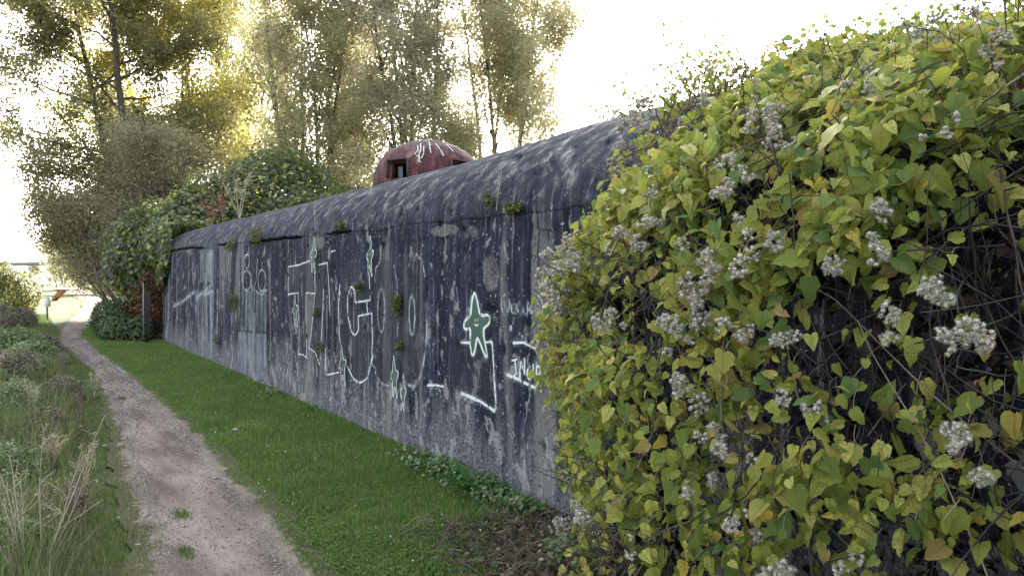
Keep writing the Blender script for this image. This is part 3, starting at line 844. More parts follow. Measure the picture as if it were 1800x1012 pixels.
# trees behind the bunker
def poly_tree(px, z, **kw):
    x, y, _ = at_depth(px, 483, z); return tree('tree', (x, y), **kw)
TG = 'tall trees behind the bunker'
poly_tree(550, 26, H=17, stems=5, cr=3.1, cb=.12, nleaf=130000, lsize=.11, lmat=M_lpoplar, bmat=M_bark, seed=11, label='many-stemmed grey green tree whose bare trunks rise left of the red cupola', group=TG, up=1.5, nprim=24, stem_spread=.07, trunk_r=.12)
poly_tree(740, 27, H=18, stems=5, cr=3.7, cb=.2, nleaf=125000, lsize=.11, lmat=M_lpoplar2, bmat=M_bark, seed=12, label='tall pale tree with forked trunks directly behind the red cupola', group=TG, up=1.6, nprim=24, stem_spread=.09, trunk_r=.14)
poly_tree(862, 29, H=18, stems=4, cr=4.9, cb=.10, nleaf=255000, lsize=.11, lmat=M_lpoplar, bmat=M_bark, seed=13, label='rightmost tall tree, its leafy crown ending against the white sky', group=TG, up=1.2, nprim=28, stem_spread=.08, trunk_r=.13)
poly_tree(345, 31, H=18, stems=3, cr=4.2, cb=.12, nleaf=110000, lsize=.14, lmat=M_lyellow, bmat=M_bark, seed=14, label='broad tree with glowing yellow leaves left of the grey poplars', group=TG, up=.8, nprim=26, stem_spread=.12)
poly_tree(628, 40, H=17, stems=4, cr=2.4, cb=.1, nleaf=60000, lsize=.14, lmat=M_lyellow, bmat=M_bark, seed=15, label='slim yellow green tree further back between the grey trees', group=TG, up=1.4, nprim=20, stem_spread=.06)
poly_tree(455, 38, H=18, stems=4, cr=3.0, cb=.1, nleaf=70000, lsize=.15, lmat=M_lpoplar, bmat=M_bark, seed=16, label='further grey green tree between the yellow tree and the bare trunks', group=TG, up=1.3, nprim=20, stem_spread=.08)
poly_tree(262, 27, H=15, stems=2, cr=4.3, cb=.16, nleaf=110000, lsize=.125, lmat=M_ldark, bmat=M_barkdark, seed=17, label='dark leaved tree leaning over the path with drooping branches on the left', group=TG, up=.55, nprim=26, grav=-.02, stem_spread=.12, lean=(-.13, .08), trunk_r=.2)
# shrubs right of the path beyond the bunker
poly_tree(215, 24, H=6.6, stems=7, cr=1.7, cb=.1, nleaf=70000, lsize=.08, lmat=M_lshrub, bmat=M_twig, seed=21, label='tall brown grey half bare shrub beside the path beyond the bunker', cat='shrub', up=.9, nprim=14, stem_spread=.22, trunk_r=.05)
poly_tree(300, 25, H=7.0, stems=7, cr=1.8, cb=.1, nleaf=60000, lsize=.08, lmat=M_lshrub, bmat=M_twig, seed=22, label='pale twiggy shrub in front of the yellow tree, rising above the ivy mound', cat='shrub', up=.9, nprim=14, stem_spread=.22, trunk_r=.05)
poly_tree(235, 26, H=5.6, stems=5, cr=1.5, cb=.32, nleaf=26000, lsize=.11, lmat=M_ldark, bmat=M_barkdark, seed=23, label='dark evergreen shrub overhanging the path below the dark tree', cat='shrub', up=.6, nprim=14, stem_spread=.2, trunk_r=.06, lean=(-.38, .25))

# ------------------------------------------------------------------ ivy mound over the bunker's far end
def mound(name, blobs, nleaf, lsize, mat, seed, label, cat, floor=0.0, shell=0.25, stemmat=M_barkdark, nst=120, tpl='6', up=.8):
    rng = np.random.default_rng(seed)
    B = np.array(blobs, float)   # x y z rx ry rz
    root = empty(name, (B[:, 0].mean(), B[:, 1].mean(), 0)); tag(root, label, cat)
    o = np.array(root.location)
    vol = B[:, 3] * B[:, 4] + B[:, 4] * B[:, 5]; vol /= vol.sum()
    idx = rng.choice(len(B), nleaf * 2, p=vol)
    u = rand_unit(rng, nleaf * 2)
    r = 1 - np.abs(rng.normal(size=nleaf * 2)) * shell * .6
    lump = 1 + .62 * fbm(u[:, 0] * 3 + idx * 7, u[:, 1] * 3 + u[:, 2] * 2.3, seed, 4)
    P = B[idx, :3] + u * B[idx, 3:] * (r * lump)[:, None]
    ok = P[:, 2] > floor
    # drop leaves deep inside other lobes
    for j in range(len(B)):
        q = (((P - B[j, :3]) / B[j, 3:]) ** 2).sum(1)
        ok &= ~((q < .5) & (idx != j))
    inb = (P[:, 0] > 3.02) & (P[:, 0] < 9) & (P[:, 1] < Y1 - .02) & (P[:, 2] < ROOF)
    hug = inb & (P[:, 0] < 3.6)
    ok &= ~(inb & ~hug)
    P[hug, 0] = 2.95 - rng.uniform(0, .12, hug.sum())
    P = P[ok][:nleaf]; u = u[ok][:nleaf]
    n = len(P)
    N = u + rand_unit(rng, n) * .7 + np.array([0, 0, up * .5]); T = np.array([0, 0, -1.0]) + rand_unit(rng, n) * .7
    me = scatter('leaves', LEAF6, LEAF6_Q, None, P - o, frames(N, T), lsize * rng.uniform(.5, 1.2, n), smooth=False)
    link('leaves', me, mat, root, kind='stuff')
    st = Acc()
    for _ in range(nst):
        b = B[rng.integers(len(B))]
        p0 = np.array([b[0] + rng.normal() * b[3] * .3, b[1] + rng.normal() * b[4] * .3, floor])
        e = b[:3] + rand_unit(rng, 1)[0] * b[3:] * .9
        t = np.linspace(0, 1, 6)[:, None]
        P2 = p0 * (1 - t) + e * t + rng.normal(size=(6, 3)) * .06
        P2[:, 2] = np.maximum(P2[:, 2], floor)
        st.tube(P2 - o, np.linspace(.02, .005, 6), 4)
    link('stems', st.mesh('stems'), stemmat, root, kind='stuff')
    return root
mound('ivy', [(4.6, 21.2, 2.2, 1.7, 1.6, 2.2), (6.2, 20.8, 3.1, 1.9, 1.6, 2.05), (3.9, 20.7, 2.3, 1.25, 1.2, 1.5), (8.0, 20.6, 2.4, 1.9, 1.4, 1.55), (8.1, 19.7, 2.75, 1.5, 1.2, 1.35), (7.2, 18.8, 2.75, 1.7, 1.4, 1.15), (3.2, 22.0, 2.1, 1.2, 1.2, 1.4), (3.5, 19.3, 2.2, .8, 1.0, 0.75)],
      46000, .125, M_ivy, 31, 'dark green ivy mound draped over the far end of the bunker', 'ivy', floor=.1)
mound('bramble', [(2.95, 20.6, .9, .5, .8, .85), (3.1, 22.3, .9, .6, 1.1, .8)], 4200, .08, M_lrust, 32, 'rust brown bramble leaves under the ivy at the end of the wall', 'bramble', floor=.15)
mound('bramble', [(2.2, 21.0, .25, .5, .9, .35), (2.35, 23.5, .4, .6, 1.3, .55), (2.6, 20.1, .25, .35, .5, .35)], 6500, .075, leaf_mat('nettle_leaf', [(0, (.03, .06, .02)), (.6, (.06, .10, .035)), (1, (.13, .15, .08))], .3), 33, 'low green nettles and brambles at the corner where the wall ends', 'bramble', floor=.02)
mound('shrub', [(4.5, 27.5, 1.4, 1.3, 2.0, 1.7), (5.1, 31.0, 1.5, 1.4, 2.4, 1.8), (5.9, 35.5, 1.4, 1.5, 2.6, 1.6), (5.5, 25, 2.2, 2.0, 2.2, 2.3)], 24000, .11, M_ldark, 34, 'dark undergrowth lining the right side of the path past the bunker', 'shrub', floor=.05)

# ------------------------------------------------------------------ left of the path, far part
M_lsun = leaf_mat('sunlit_hedge_leaf', [(0, (.05, .065, .025)), (.6, (.09, .10, .04)), (1, (.24, .21, .06))], .4, .5, tcol=(.26, .28, .08))
x, y, _ = at_depth(8, 483, 27)
mound('shrub', [(x - .3, y, 1.05, 1.0, 1.4, 1.15), (x + .25, y - .8, .8, .75, .9, .8), (x + .3, y + 1.5, .9, .9, 1.3, .95)], 15000, .085, M_lsun, 41, 'sunlit yellow green shrub at the left edge of the photo', 'shrub', floor=.05, nst=40)
M_lgrey = leaf_mat('grey_weed_leaf', [(0, (.075, .078, .05)), (.5, (.14, .135, .095)), (1, (.26, .23, .17))], .3, .7)
x, y, _ = at_depth(20, 483, 20.5)
mound('shrub', [(x - .2, y, .3, .62, 1.0, .50), (x + .22, y + 1.2, .25, .45, .8, .40)], 9000, .05, M_lgrey, 42, 'grey brown weed clump beside the path below the sunlit shrub', 'shrub', floor=.02, nst=60)

# far trees along the path
FG = 'small far trees along the path'
for i, (px, z, H, cr, mt, lab) in enumerate([
        (112, 120, 9.5, 3.0, M_ldark, 'dull far tree standing by the end of the footbridge'),
        (150, 80, 6.5, 2.6, M_lshrub, 'grey brown far tree right of the bridge pier'),
        (178, 62, 5.5, 2.2, M_ldark, 'dark far tree just left of the overhanging shrubs'),
        (98, 260, 8.0, 4.0, M_lpoplar2, 'pale farthest tree seen below the footbridge deck'),
        (60, 420, 8.5, 6.0, M_lpoplar2, 'hazy low tree on the horizon above the sunlit shrub')]):
    poly_tree(px, z, H=H, stems=3, cr=cr, cb=.12, nleaf=9000, lsize=.24 + z * .0006, lmat=mt, bmat=M_bark, seed=50 + i, label=lab, group=FG, nprim=12, up=.8, trunk_r=.12, sig=.3)
x, y, _ = at_depth(185, 483, 52)
mound('shrub', [(x + 1.9, y, .4, 1.5, 3, .6), (x + 1.3, y + 7, .5, 1.6, 4, .7)], 5000, .16, M_lsun, 45, 'low sunlit scrub on the right verge of the far path', 'shrub', floor=.02, nst=20)
rngf = np.random.default_rng(61)
nf = 9000
P = np.stack([rngf.uniform(-260, 260, nf), np.full(nf, 640.) + rngf.uniform(-12, 12, nf), np.zeros(nf)], -1)
P[:, 2] = rngf.uniform(0, 1, nf) ** .7 * (7 + 5 * vnoise(P[:, 0] * .05, P[:, 0] * 0, 3))
P2 = P[:, [1, 0, 2]] * np.array([1, 1, 1]); 
o = leaves('distant_woods', P, 1.6, rngf, M_lpoplar2, None); tag(o, 'pale low line of distant woods on the horizon', 'woods')

# ------------------------------------------------------------------ footbridge
M_pale = simple('pale_bridge_concrete', (.42, .40, .37), .8)
M_deck = simple('brown_bridge_beam', (.20, .17, .15), .8)
M_rail = simple('white_railing', (.65, .65, .65), .5)
BZ = 300
bx, by, _ = at_depth(80, 483, BZ)
br = empty('footbridge', (bx, by, 0), math.atan2(-SY, CY) + 0.03)
tag(br, 'pale footbridge crossing over the far end of the path', 'bridge')
def bpart(nm, fn, mat):
    a = Acc(); fn(a); return link(nm, a.mesh(nm, False), mat, br)
bpart('deck', lambda a: a.box((14, 0, 5.9), (62, 2.6, 1.1)), M_deck)
bpart('parapet', lambda a: a.box((14, -1.31, 6.65), (62, .14, .35)), M_pale)
bpart('handrail', lambda a: a.box((19, -1.3, 8.0), (34, .10, .14)), M_rail)
for q in range(18): bpart('railing_post', lambda a: a.box((2.5 + q * 2, -1.3, 7.4), (.09, .09, 1.15)), M_rail)
for xx in (11.5, -16.5): bpart('pier', lambda a: (a.box((xx, 0, 2.7), (1.3, 1.6, 5.7)), a.box((xx, 0, 5.35), (2.2, 2.2, .4))), M_pale)

# ------------------------------------------------------------------ far people
M_skin = simple('skin', (.45, .28, .2), .6); 
def fig_mesh(name, joints, edges, radii, sub=1):
    me = bpy.data.meshes.new(name); me.from_pydata(joints, edges, []); me.update()
    o = bpy.data.objects.new(name, me); C.objects.link(o)
    sk = o.modifiers.new('skin', 'SKIN')
    for v, r in zip(me.skin_vertices[0].data, radii): v.radius = (r, r)
    me.skin_vertices[0].data[0].use_root = True
    ss = o.modifiers.new('sub', 'SUBSURF'); ss.levels = sub; ss.render_levels = sub
    return o
def person(loc, rz, label, coat, trousers, hair, seated=False, stride=.12):
    root = empty('person', loc, rz); tag(root, label, 'person')
    if not seated:
        J = [(0, 0, .95), (0, 0, 1.2), (0, 0, 1.42), (0, 0, 1.50), (0, 0, 1.62), (0, .01, 1.72), (-.10, 0, .90), (-.11, stride, .50), (-.11, stride * .3, .08), (-.11, stride * .3 + .16, .04),
             (.10, 0, .90), (.11, -stride * .3, .50), (.11, -stride, .08), (.11, -stride + .16, .04), (-.19, 0, 1.40), (-.25, -.03, 1.12), (-.26, .08, .86), (.19, 0, 1.40), (.25, .03, 1.12), (.26, .12, .86)]
    else:
        J = [(0, 0, .12), (0, -.06, .38), (0, .0, .60), (0, .03, .68), (0, .06, .80), (0, .07, .90), (-.10, .05, .12), (-.13, .40, .36), (-.12, .72, .08), (-.12, .88, .05),
             (.10, .05, .12), (.13, .44, .30), (.12, .80, .08), (.12, .95, .05), (-.19, .0, .58), (-.26, .12, .36), (-.15, .36, .38), (.19, .0, .58), (.27, .10, .34), (.17, .36, .34)]
    E = [(0, 1), (1, 2), (2, 3), (3, 4), (4, 5), (0, 6), (6, 7), (7, 8), (8, 9), (0, 10), (10, 11), (11, 12), (12, 13), (2, 14), (14, 15), (15, 16), (2, 17), (17, 18), (18, 19)]
    Rr = [.13, .12, .13, .055, .085, .07, .085, .06, .045, .035, .085, .06, .045, .035, .06, .045, .03, .06, .045, .03]
    b = fig_mesh('body', J, E, Rr); b.parent = root; b.data.materials.append(M_skin)
    up = [0, 1, 2, 14, 15, 16, 17, 18, 19]; mp = {k: i for i, k in enumerate(up)}
    c = fig_mesh('coat', [J[k] for k in up], [(mp[a], mp[b_]) for a, b_ in E if a in mp and b_ in mp], [Rr[k] + .02 for k in up]); c.parent = root; c.data.materials.append(coat)
    dn = [0, 6, 7, 8, 10, 11, 12]; mp = {k: i for i, k in enumerate(dn)}
    t = fig_mesh('trousers', [J[k] for k in dn], [(mp[a], mp[b_]) for a, b_ in E if a in mp and b_ in mp], [Rr[k] + .015 for k in dn]); t.parent = root; t.data.materials.append(trousers)
    h = Acc(); hp = np.array(J[5]); 
    h.tube([hp + (0, -.03, -.06), hp + (0, -.03, .0), hp + (0, -.02, .05), hp + (0, -.01, .08)], [.085, .092, .07, .01], 10)
    link('hair', h.mesh('hair'), hair, root)
    return root
M_cdark = simple('dark_cloth', (.03, .03, .04), .9); M_cblue = simple('blue_cloth', (.06, .08, .14), .9); M_cbrown = simple('brown_cloth', (.10, .07, .05), .9)
gx_, gy_ = ground_pt(99, 496); person((gx_, gy_, 0.02), .4, 'taller of two dark dressed people walking together on the far path', M_cdark, M_cdark, M_cdark)
gx_, gy_ = ground_pt(95.5, 496); person((gx_, gy_, 0.02), .4, 'shorter person walking on the left of the taller one on the far path', M_cbrown, M_cdark, M_cbrown).scale = (.9, .9, .9)
gx_, gy_ = ground_pt(88, 498); pz = person((gx_, gy_, 0.02), -.3, 'small person alone at the left edge of the far path', M_cdark, M_cblue, M_cdark); pz.scale = (.72, .72, .72)
gx_, gy_ = ground_pt(140, 500); person((gx_, gy_, 0.02), 1.9, 'dark person sitting on the ground beside the far path', M_cdark, M_cblue, M_cdark, seated=True)

# white marker board on a post, orange leaning marker, fence post
M_board = simple('white_board', (.72, .74, .76), .5, .1)
M_orange = simple('rusty_orange', (.26, .10, .03), .7)
x, y = ground_pt(83, 563)
mk = empty('marker_post', (x, y, 0), .3); tag(mk, 'small white marker board on a short post beside the sunlit shrub', 'sign')
a = Acc(); a.box((0, 0, .35), (.05, .05, .7)); link('post', a.mesh('post', False), M_greymetal, mk)
a = Acc(); a.box((0, -.035, .66), (.19, .02, .36)); link('board', a.mesh('board', False), M_board, mk)
x, y = ground_pt(101, 528)
om = empty('marker', (x, y, 0), -.6); tag(om, 'orange leaning wedge with a flat dark top beside the far path', 'marker')
a = Acc()
V = []
for yy in (-.06, .06):
    V += [(-.35, yy, 0), (-.05, yy, 0), (.62, yy, .62), (.05, yy, .62)]
a.add(V, [(0, 1, 2, 3), (7, 6, 5, 4), (0, 4, 5, 1), (1, 5, 6, 2), (2, 6, 7, 3), (3, 7, 4, 0)])
link('wedge', a.mesh('wedge', False), M_orange, om)
a = Acc(); a.box((.34, 0, .66), (.95, .16, .06)); link('cap', a.mesh('cap', False), simple('dark_rust', (.10, .04, .02)), om)
fp = empty('fence', (2.05, 20.6, 0)); tag(fp, 'thin pale post with a narrow dark mesh panel at the far end of the wall', 'fence')
x, y = ground_pt(252, 603)
a = Acc(); a.tube([(0, 0, 0), (0, 0, 1.42)], .013, 8, True); link('post', a.mesh('post'), simple('galvanised_steel', (.20, .21, .20), .5, metal=.3), fp)
a = Acc()
for q in range(3): a.box((.05 + q * .04, .02, .62), (.03, .012, 1.2))
link('panel', a.mesh('panel', False), M_iron, fp)
fp.location = (x, y, 0)

# ------------------------------------------------------------------ dry stalks standing on the bunker's edge
M_redstalk = mat_bark('red_brown_stalk', (.16, .06, .04), (.32, .16, .11))
M_straw = mat_bark('straw_stalk', (.26, .21, .14), (.46, .40, .28))
def stalk(loc, h, seed, label, mat, n=3, fuzz=60, group=None, cat='weed', r=.004, spread=.3, name='dry_weed', side=.35, fz=.015, lean=(0, 0)):
    rng = np.random.default_rng(seed); root = empty(name, loc); tag(root, label, cat, group)
    fa = []
    for s in range(n):
        a = Acc()
        az = rng.uniform(0, 6.28)
        st = grow_line(rng, (0, 0, -.02), (spread * math.cos(az) + lean[0], spread * math.sin(az) + lean[1], 1), h * rng.uniform(.65, 1), 9, .05)
        a.tube(st, np.linspace(r, r * .35, 9), 5)
        for q in range(7):
            k = rng.integers(3, 9)
            bl = grow_line(rng, st[k], np.array([0, 0, .9]) + rand_unit(rng, 1)[0] * .8, h * side * rng.uniform(.3, 1) * (1.1 - k / 9), 5, .10)
            a.tube(bl, np.linspace(r * .5, r * .25, 5), 3); fa.append(bl[2:])
        fa.append(st[5:])
        link('stem', a.mesh('stem'), mat, root)
    A = np.concatenate(fa)
    if fuzz:
        P = A[rng.integers(len(A), size=fuzz * n)] + rng.normal(size=(fuzz * n, 3)) * fz
        leaves('seed_heads', P, fz * 1.1, rng, mat, root)
    return root
for i, (px, py, h, m_, lab) in enumerate([(372, 395, .85, M_redstalk, 'reddish dry dock stalk on the far bunker edge, leftmost of the three'),
                                         (392, 392, .75, M_redstalk, 'reddish dry dock stalk in the middle of the three on the bunker edge'),
                                         (421, 385, 1.1, M_straw, 'tall straw coloured dry stalk on the far bunker edge')]):
    X = 3.9; r_ = (px - 900) / 1300; Y = X * (CY - r_ * SY) / (SY + r_ * CY)
    stalk((X, Y, ROOF - .05), h, 70 + i, lab, m_, 4, 90, 'dry stalks on the bunker edge', r=.010, fz=.028)
for i, (px, z0, h, lab) in enumerate([(875, 2.10, .48, 'single thin pale grass stalk rising from the wall crack'), (556, 2.16, .5, 'thin grass stalk on the far part of the crack')]):
    Y, _ = wall_pt(px, 480)
    stalk((2.99, Y, z0), h, 80 + i, lab, M_straw, 1, 12, None, r=.003, spread=.02, side=.12)

# ------------------------------------------------------------------ tufts growing out of the wall
M_moss = leaf_mat('moss_tuft_leaf', [(0, (.05, .065, .022)), (.5, (.095, .11, .035)), (.8, (.16, .15, .06)), (1, (.22, .19, .11))], .25, .7)
def tuft(Y, Z, s, n, lab, seed, off=.02, mat=None):
    rng = np.random.default_rng(seed)
    x = float(wall_x(Y, Z)) - off
    root = empty('wall_plant', (x, Y, Z)); tag(root, lab, 'plant', 'small plants rooted in the wall')
    n = int(n * .75); cc = rng.normal(size=(6, 3)) * np.array([0, s[0], s[1]]) * .8
    P = cc[rng.integers(0, 6, n)] + rng.normal(size=(n, 3)) * np.array([.022, s[0] * .45, s[1] * .5]); P[:, 0] = -np.abs(P[:, 0]) * .9
    leaves('leaves', P, .024, rng, mat or M_moss, root, tpl='6')
    a = Acc()
    for q in range(14):
        a.tube(grow_line(rng, (0.03, rng.normal() * s[0] * .5, rng.normal() * s[1] * .4), (-.8, rng.normal() * .6, rng.normal() * .6), .1, 4, .2), .0022, 3)
    link('stems', a.mesh('stems'), M_moss, root)
for i, (px, py, sy, sz, n, lab) in enumerate([
        (912, 366, .09, .03, 380, 'largest bushy green tuft in the crack at the near end of the wall'),
        (866, 350, .05, .035, 120, 'small tuft just above the crack left of the largest one'),
        (604, 394, .13, .035, 260, 'flat green tuft on the crack left of the white star under the edge'),
        (703, 538, .07, .10, 420, 'tall green tuft between the two round painted letters'),
        (706, 608, .045, .05, 160, 'small green tuft below the tall one between the round letters'),
        (636, 505, .06, .05, 120, 'dry brown tuft above the bar of the C shaped letter'),
        (560, 550, .06, .06, 130, 'brown green tuft on the right leg of the T shaped letter'),
        (566, 607, .06, .06, 150, 'green tuft low between the first two painted letters'),
        (415, 533, .20, .14, 520, 'broad brown tuft by the pale green wash at the far end'),
        (454, 415, .28, .12, 500, 'mossy growth along the crack above the pale bubble figure'),
        (410, 430, .20, .10, 360, 'dark moss on the crack at the far end beside the bubble figure'),
        (382, 600, .12, .12, 160, 'low dark tuft on the far wall left of the green wash')]):
    Y, Z = wall_pt(px, py)
    tuft(Y, Z, (sy * .72, sz * .62), n, lab, 90 + i)

# ------------------------------------------------------------------ lawn and verge
M_grass = leaf_mat('lawn_grass', [(0, (.035, .070, .018)), (.35, (.090, .165, .036)), (.75, (.160, .250, .055)), (.95, (.26, .32, .10)), (1, (.42, .38, .22))], .3, .5, tcol=(.16, .26, .04), patchy=True)
M_vgrass = leaf_mat('verge_grass', [(0, (.055, .095, .028)), (.5, (.125, .175, .050)), (.78, (.20, .22, .085)), (.92, (.29, .26, .15)), (1, (.40, .35, .24))], .3, .6, patchy=True)
M_dry = leaf_mat('dry_grass', [(0, (.07, .05, .035)), (.5, (.15, .12, .085)), (1, (.28, .24, .17))], .25, .7)
M_clover = leaf_mat('clover_leaf', [(0, (.045, .095, .022)), (.6, (.085, .15, .035)), (1, (.13, .19, .05))], .3, .8, .1)
BL = np.array([(-.5, 0, 0), (.5, 0, 0), (-.4, .12, .55), (.4, .12, .55), (0, .42, 1)], float)
BLQ = [(0, 1, 3, 2)]; BLT = [(2, 3, 4)]
def blades(name, X, Y, h, w, rng, mat, z=None, kind='stuff', label=None, cat=None, lean=1.0):
    n = len(X)
    a = rng.uniform(0, 2 * np.pi, n); ca, sa = np.cos(a), np.sin(a)
    bend = rng.uniform(.1, 1.1, n) * lean
    M = np.zeros((n, 3, 3))
    M[:, 0, 0] = ca * w; M[:, 1, 0] = sa * w
    M[:, 0, 1] = -sa * h * bend; M[:, 1, 1] = ca * h * bend
    M[:, 2, 2] = h / np.sqrt(1 + .3 * bend ** 2); M[:, 0, 2] = rng.normal(size=n) * .2 * h; M[:, 1, 2] = rng.normal(size=n) * .2 * h
    P = np.stack([X, Y, np.zeros(n) if z is None else z], -1)
    me = scatter(name, BL, BLQ, BLT, P, M, np.ones(n))
    o = link(name, me, mat, kind=kind)
    if label: tag(o, label, cat)
    return o
rg = np.random.default_rng(101)
def samp(n, x0, x1, y0, y1, rng, pw=1.0):
    """more samples close to the camera"""
    u = rng.uniform(0, 1, n)
    y = y0 * (y1 / y0) ** u if pw else y0 + (y1 - y0) * u
    return rng.uniform(x0, x1, n), y
X, Y = samp(250000, .6, 3.0, 2.6, 27, rg)
lo_, hi_ = path_edges(Y)
edge = hi_ + .11 * fbm(Y * 5, Y * 0 + 9, 5, 5) + .1 * fbm(Y * .35, Y * 0, 8, 2)
thin = fbm(X * 4, Y * 4, 55, 3)
keep = (X > edge - .02 + np.abs(rg.normal(size=len(X))) * .09 - .06 + .16 * np.clip(fbm(X * 2, Y * 6, 73, 3), 0, 1)) & (rg.uniform(0, 1, len(X)) < np.clip(1.0 + thin * 1.5, .25, 1) * np.clip((X - edge + .08) / .20, .10, 1))
# bare litter under the vine
bare = (Y < 3.9) & (X > 2.2 + .25 * fbm(X * 3, Y * 3, 58, 3) + .35 * (Y - 3.3)) & (rg.uniform(0, 1, len(X)) < .9)
keep &= ~bare
X, Y = X[keep], Y[keep]
far = np.clip(Y / 12, .35, 2.4)
patch = fbm(X * 5, Y * 5, 72, 3)
tall = 1 + 1.1 * patch + .7 * sstep(.35, 0, 3 - X) + .6 * np.clip(fbm(X * 1.5, Y * 1.5, 56, 3), -.4, 1)
blades('lawn_grass', X, Y, rg.uniform(.014, .040, len(X)) * tall, .0056 * (.6 + far * .9), rg, M_grass, label='short green lawn grass between the dirt path and the bunker wall', cat='grass')
# clover and small broad leaves in the lawn
X, Y = samp(45000, .9, 3.0, 3.0, 14, rg); lo_, hi_ = path_edges(Y)
k = (X > hi_ + .06) & (fbm(X * 2, Y * 2, 57, 3) > -.03) & ~((Y < 3.9) & (X > 2.2)); X, Y = X[k], Y[k]
n = len(X)
P = np.stack([X, Y, rg.uniform(.012, .04, n)], -1)
me = scatter('clover', LEAF6, LEAF6_Q, None, P, frames(rand_unit(rg, n) * .5 + np.array([0, 0, 1.]), rand_unit(rg, n) * np.array([1, 1, .2])), rg.uniform(.009, .019, n), smooth=False)
tag(link('clover', me, M_clover, kind='stuff'), 'clover and small broad leaves scattered through the lawn', 'clover')
X, Y = samp(60, 1.4, 2.9, 3.6, 16, rg); n = len(X)
P = np.stack([X, Y, rg.uniform(.035, .06, n)], -1)
tag(link('daisies', scatter('daisies', LEAF6 * np.array([1, .7, 1]), LEAF6_Q, None, P, frames(rand_unit(rg, n) * .4 + np.array([-.3, -.3, .9]), rand_unit(rg, n)), rg.uniform(.010, .017, n), smooth=False), leaf_mat('petal', [(0, (.6, .6, .5)), (1, (.75, .75, .7))], .2), kind='stuff'), 'tiny pale flowers and petals dotted over the lawn', 'flowers')
# grass strip on the left side of the path
X, Y = samp(100000, -1.6, 1.1, 2.8, 34, rg); lo_, hi_ = path_edges(Y)
e = lo_ + .11 * fbm(Y * 5, Y * 0, 3, 5) + .1 * fbm(Y * .35, Y * 0, 8, 2)
k = (X < e + .02 - np.abs(rg.normal(size=len(X))) * .12 + .05) & (rg.uniform(0, 1, len(X)) < np.clip(.75 + 2.2 * fbm(X * 3, Y * 2.4, 59, 4), .06, 1)); X, Y = X[k], Y[k]; e = e[k]
hh = rg.uniform(.02, .06, len(X)) * (1 + 2.5 * sstep(.35, .9, e - X) * rg.uniform(0, 1, len(X)))
blades('verge_grass', X, Y, hh, .0045 * (.6 + np.clip(Y / 12, .35, 2.4)), rg, M_vgrass, label='patchy short grass along the left edge of the path', cat='grass')
# tall mixed weeds farther left
X, Y = samp(90000, -1.8, .6, 3.2, 30, rg); lo_, hi_ = path_edges(Y)
k = (X < lo_ - .42 + .3 * fbm(X, Y * 1.2, 60, 3)) & (rg.uniform(0, 1, len(X)) < np.clip(.35 + 2.5 * fbm(X * 1.6, Y * 1.3, 61, 3), .03, 1)) & (X * X + Y * Y > 9); X, Y = X[k], Y[k]
blades('tall_grass', X, Y, rg.uniform(.08, .36, len(X)) * (1 + 1.2 * np.clip(fbm(X * .8, Y * .8, 62, 2), -.5, 1)), .005 * (.6 + np.clip(Y / 10, .35, 2.4)), rg, M_vgrass, label='tall rough grass and weeds filling the left verge', cat='grass')
k = rg.uniform(0, 1, len(X)) < .35
blades('dead_grass', X[k] + rg.normal(size=k.sum()) * .05, Y[k], rg.uniform(.10, .42, k.sum()), .0035 * (.6 + np.clip(Y[k] / 10, .35, 2.4)), rg, M_dry, label='dead straw coloured grass among the weeds of the left verge', cat='grass', lean=1.5)
# broad-leaved herbs in mounds on the verge
M_herb = leaf_mat('grey_green_herb', [(0, (.06, .10, .04)), (.5, (.13, .19, .075)), (.85, (.22, .26, .13)), (1, (.32, .32, .21))], .3, .6, tcol=(.12, .18, .06))
HG = 'leafy weed clumps on the left verge'
for i, (px, py, s, h, mt, lab) in enumerate([
        (20, 985, .20, .22, M_herb, 'grey green leafy weed clump in the bottom left corner'),
        (95, 905, .20, .17, M_dry, 'brown withered weed clump around the base of the tallest dry stalks'),
        (18, 850, .25, .30, M_herb, 'green weed clump at the left edge beside the dry stalks'),
        (80, 770, .30, .28, M_dry, 'withered brown clump behind the dry stalks'),
        (20, 735, .35, .42, M_herb, 'taller bright green weed clump at the left edge of the photo'),
        (105, 705, .30, .30, M_lgrey, 'grey weed clump close to the bend of the path edge'),
        (30, 668, .45, .45, M_lgrey, 'grey brown weed clump left of the path, halfway along the wall'),
        (60, 640, .50, .40, M_herb, 'green weed clump halfway to the far bend of the path'),
        (15, 625, .60, .55, M_herb, 'far green weed clump at the left edge before the grey clump'),
        (70, 615, .40, .30, M_lgrey, 'small far grey weed clump close to the far bend')]):
    x, y = ground_pt(px, py)
    rng = np.random.default_rng(200 + i)
    root = empty('weed_clump', (x, y, 0)); tag(root, lab, 'weeds', HG)
    n = int(4200 + 3000 * s)
    u = rand_unit(rng, n); u[:, 2] = np.abs(u[:, 2])
    P = u * np.array([s, s * 1.5, h]) * (rng.uniform(.2, 1, n) ** .5 * (1 + .5 * fbm(u[:, 0] * 3, u[:, 1] * 3, i, 3)))[:, None]
    sc = .022 * max(1, y / 9)
    N = rand_unit(rng, n) * .8 + np.array([0, 0, .8]); T = u + rand_unit(rng, n) * .6
    link('leaves', scatter('leaves', LEAF6, LEAF6_Q, None, P, frames(N, T), sc * rng.uniform(.5, 1.6, n), smooth=False), mt, root, kind='stuff')
    a = Acc()
    for q in range(40):
        e_ = rand_unit(rng, 1)[0]; e_[2] = abs(e_[2]) + .5
        a.tube(grow_line(rng, (rng.normal() * s * .2, rng.normal() * s * .3, 0), e_ * np.array([s, s * 1.5, h]), h * 1.15, 5, .08), np.linspace(.003, .0012, 5), 3)
    link('stems', a.mesh('stems'), M_twig, root, kind='stuff')
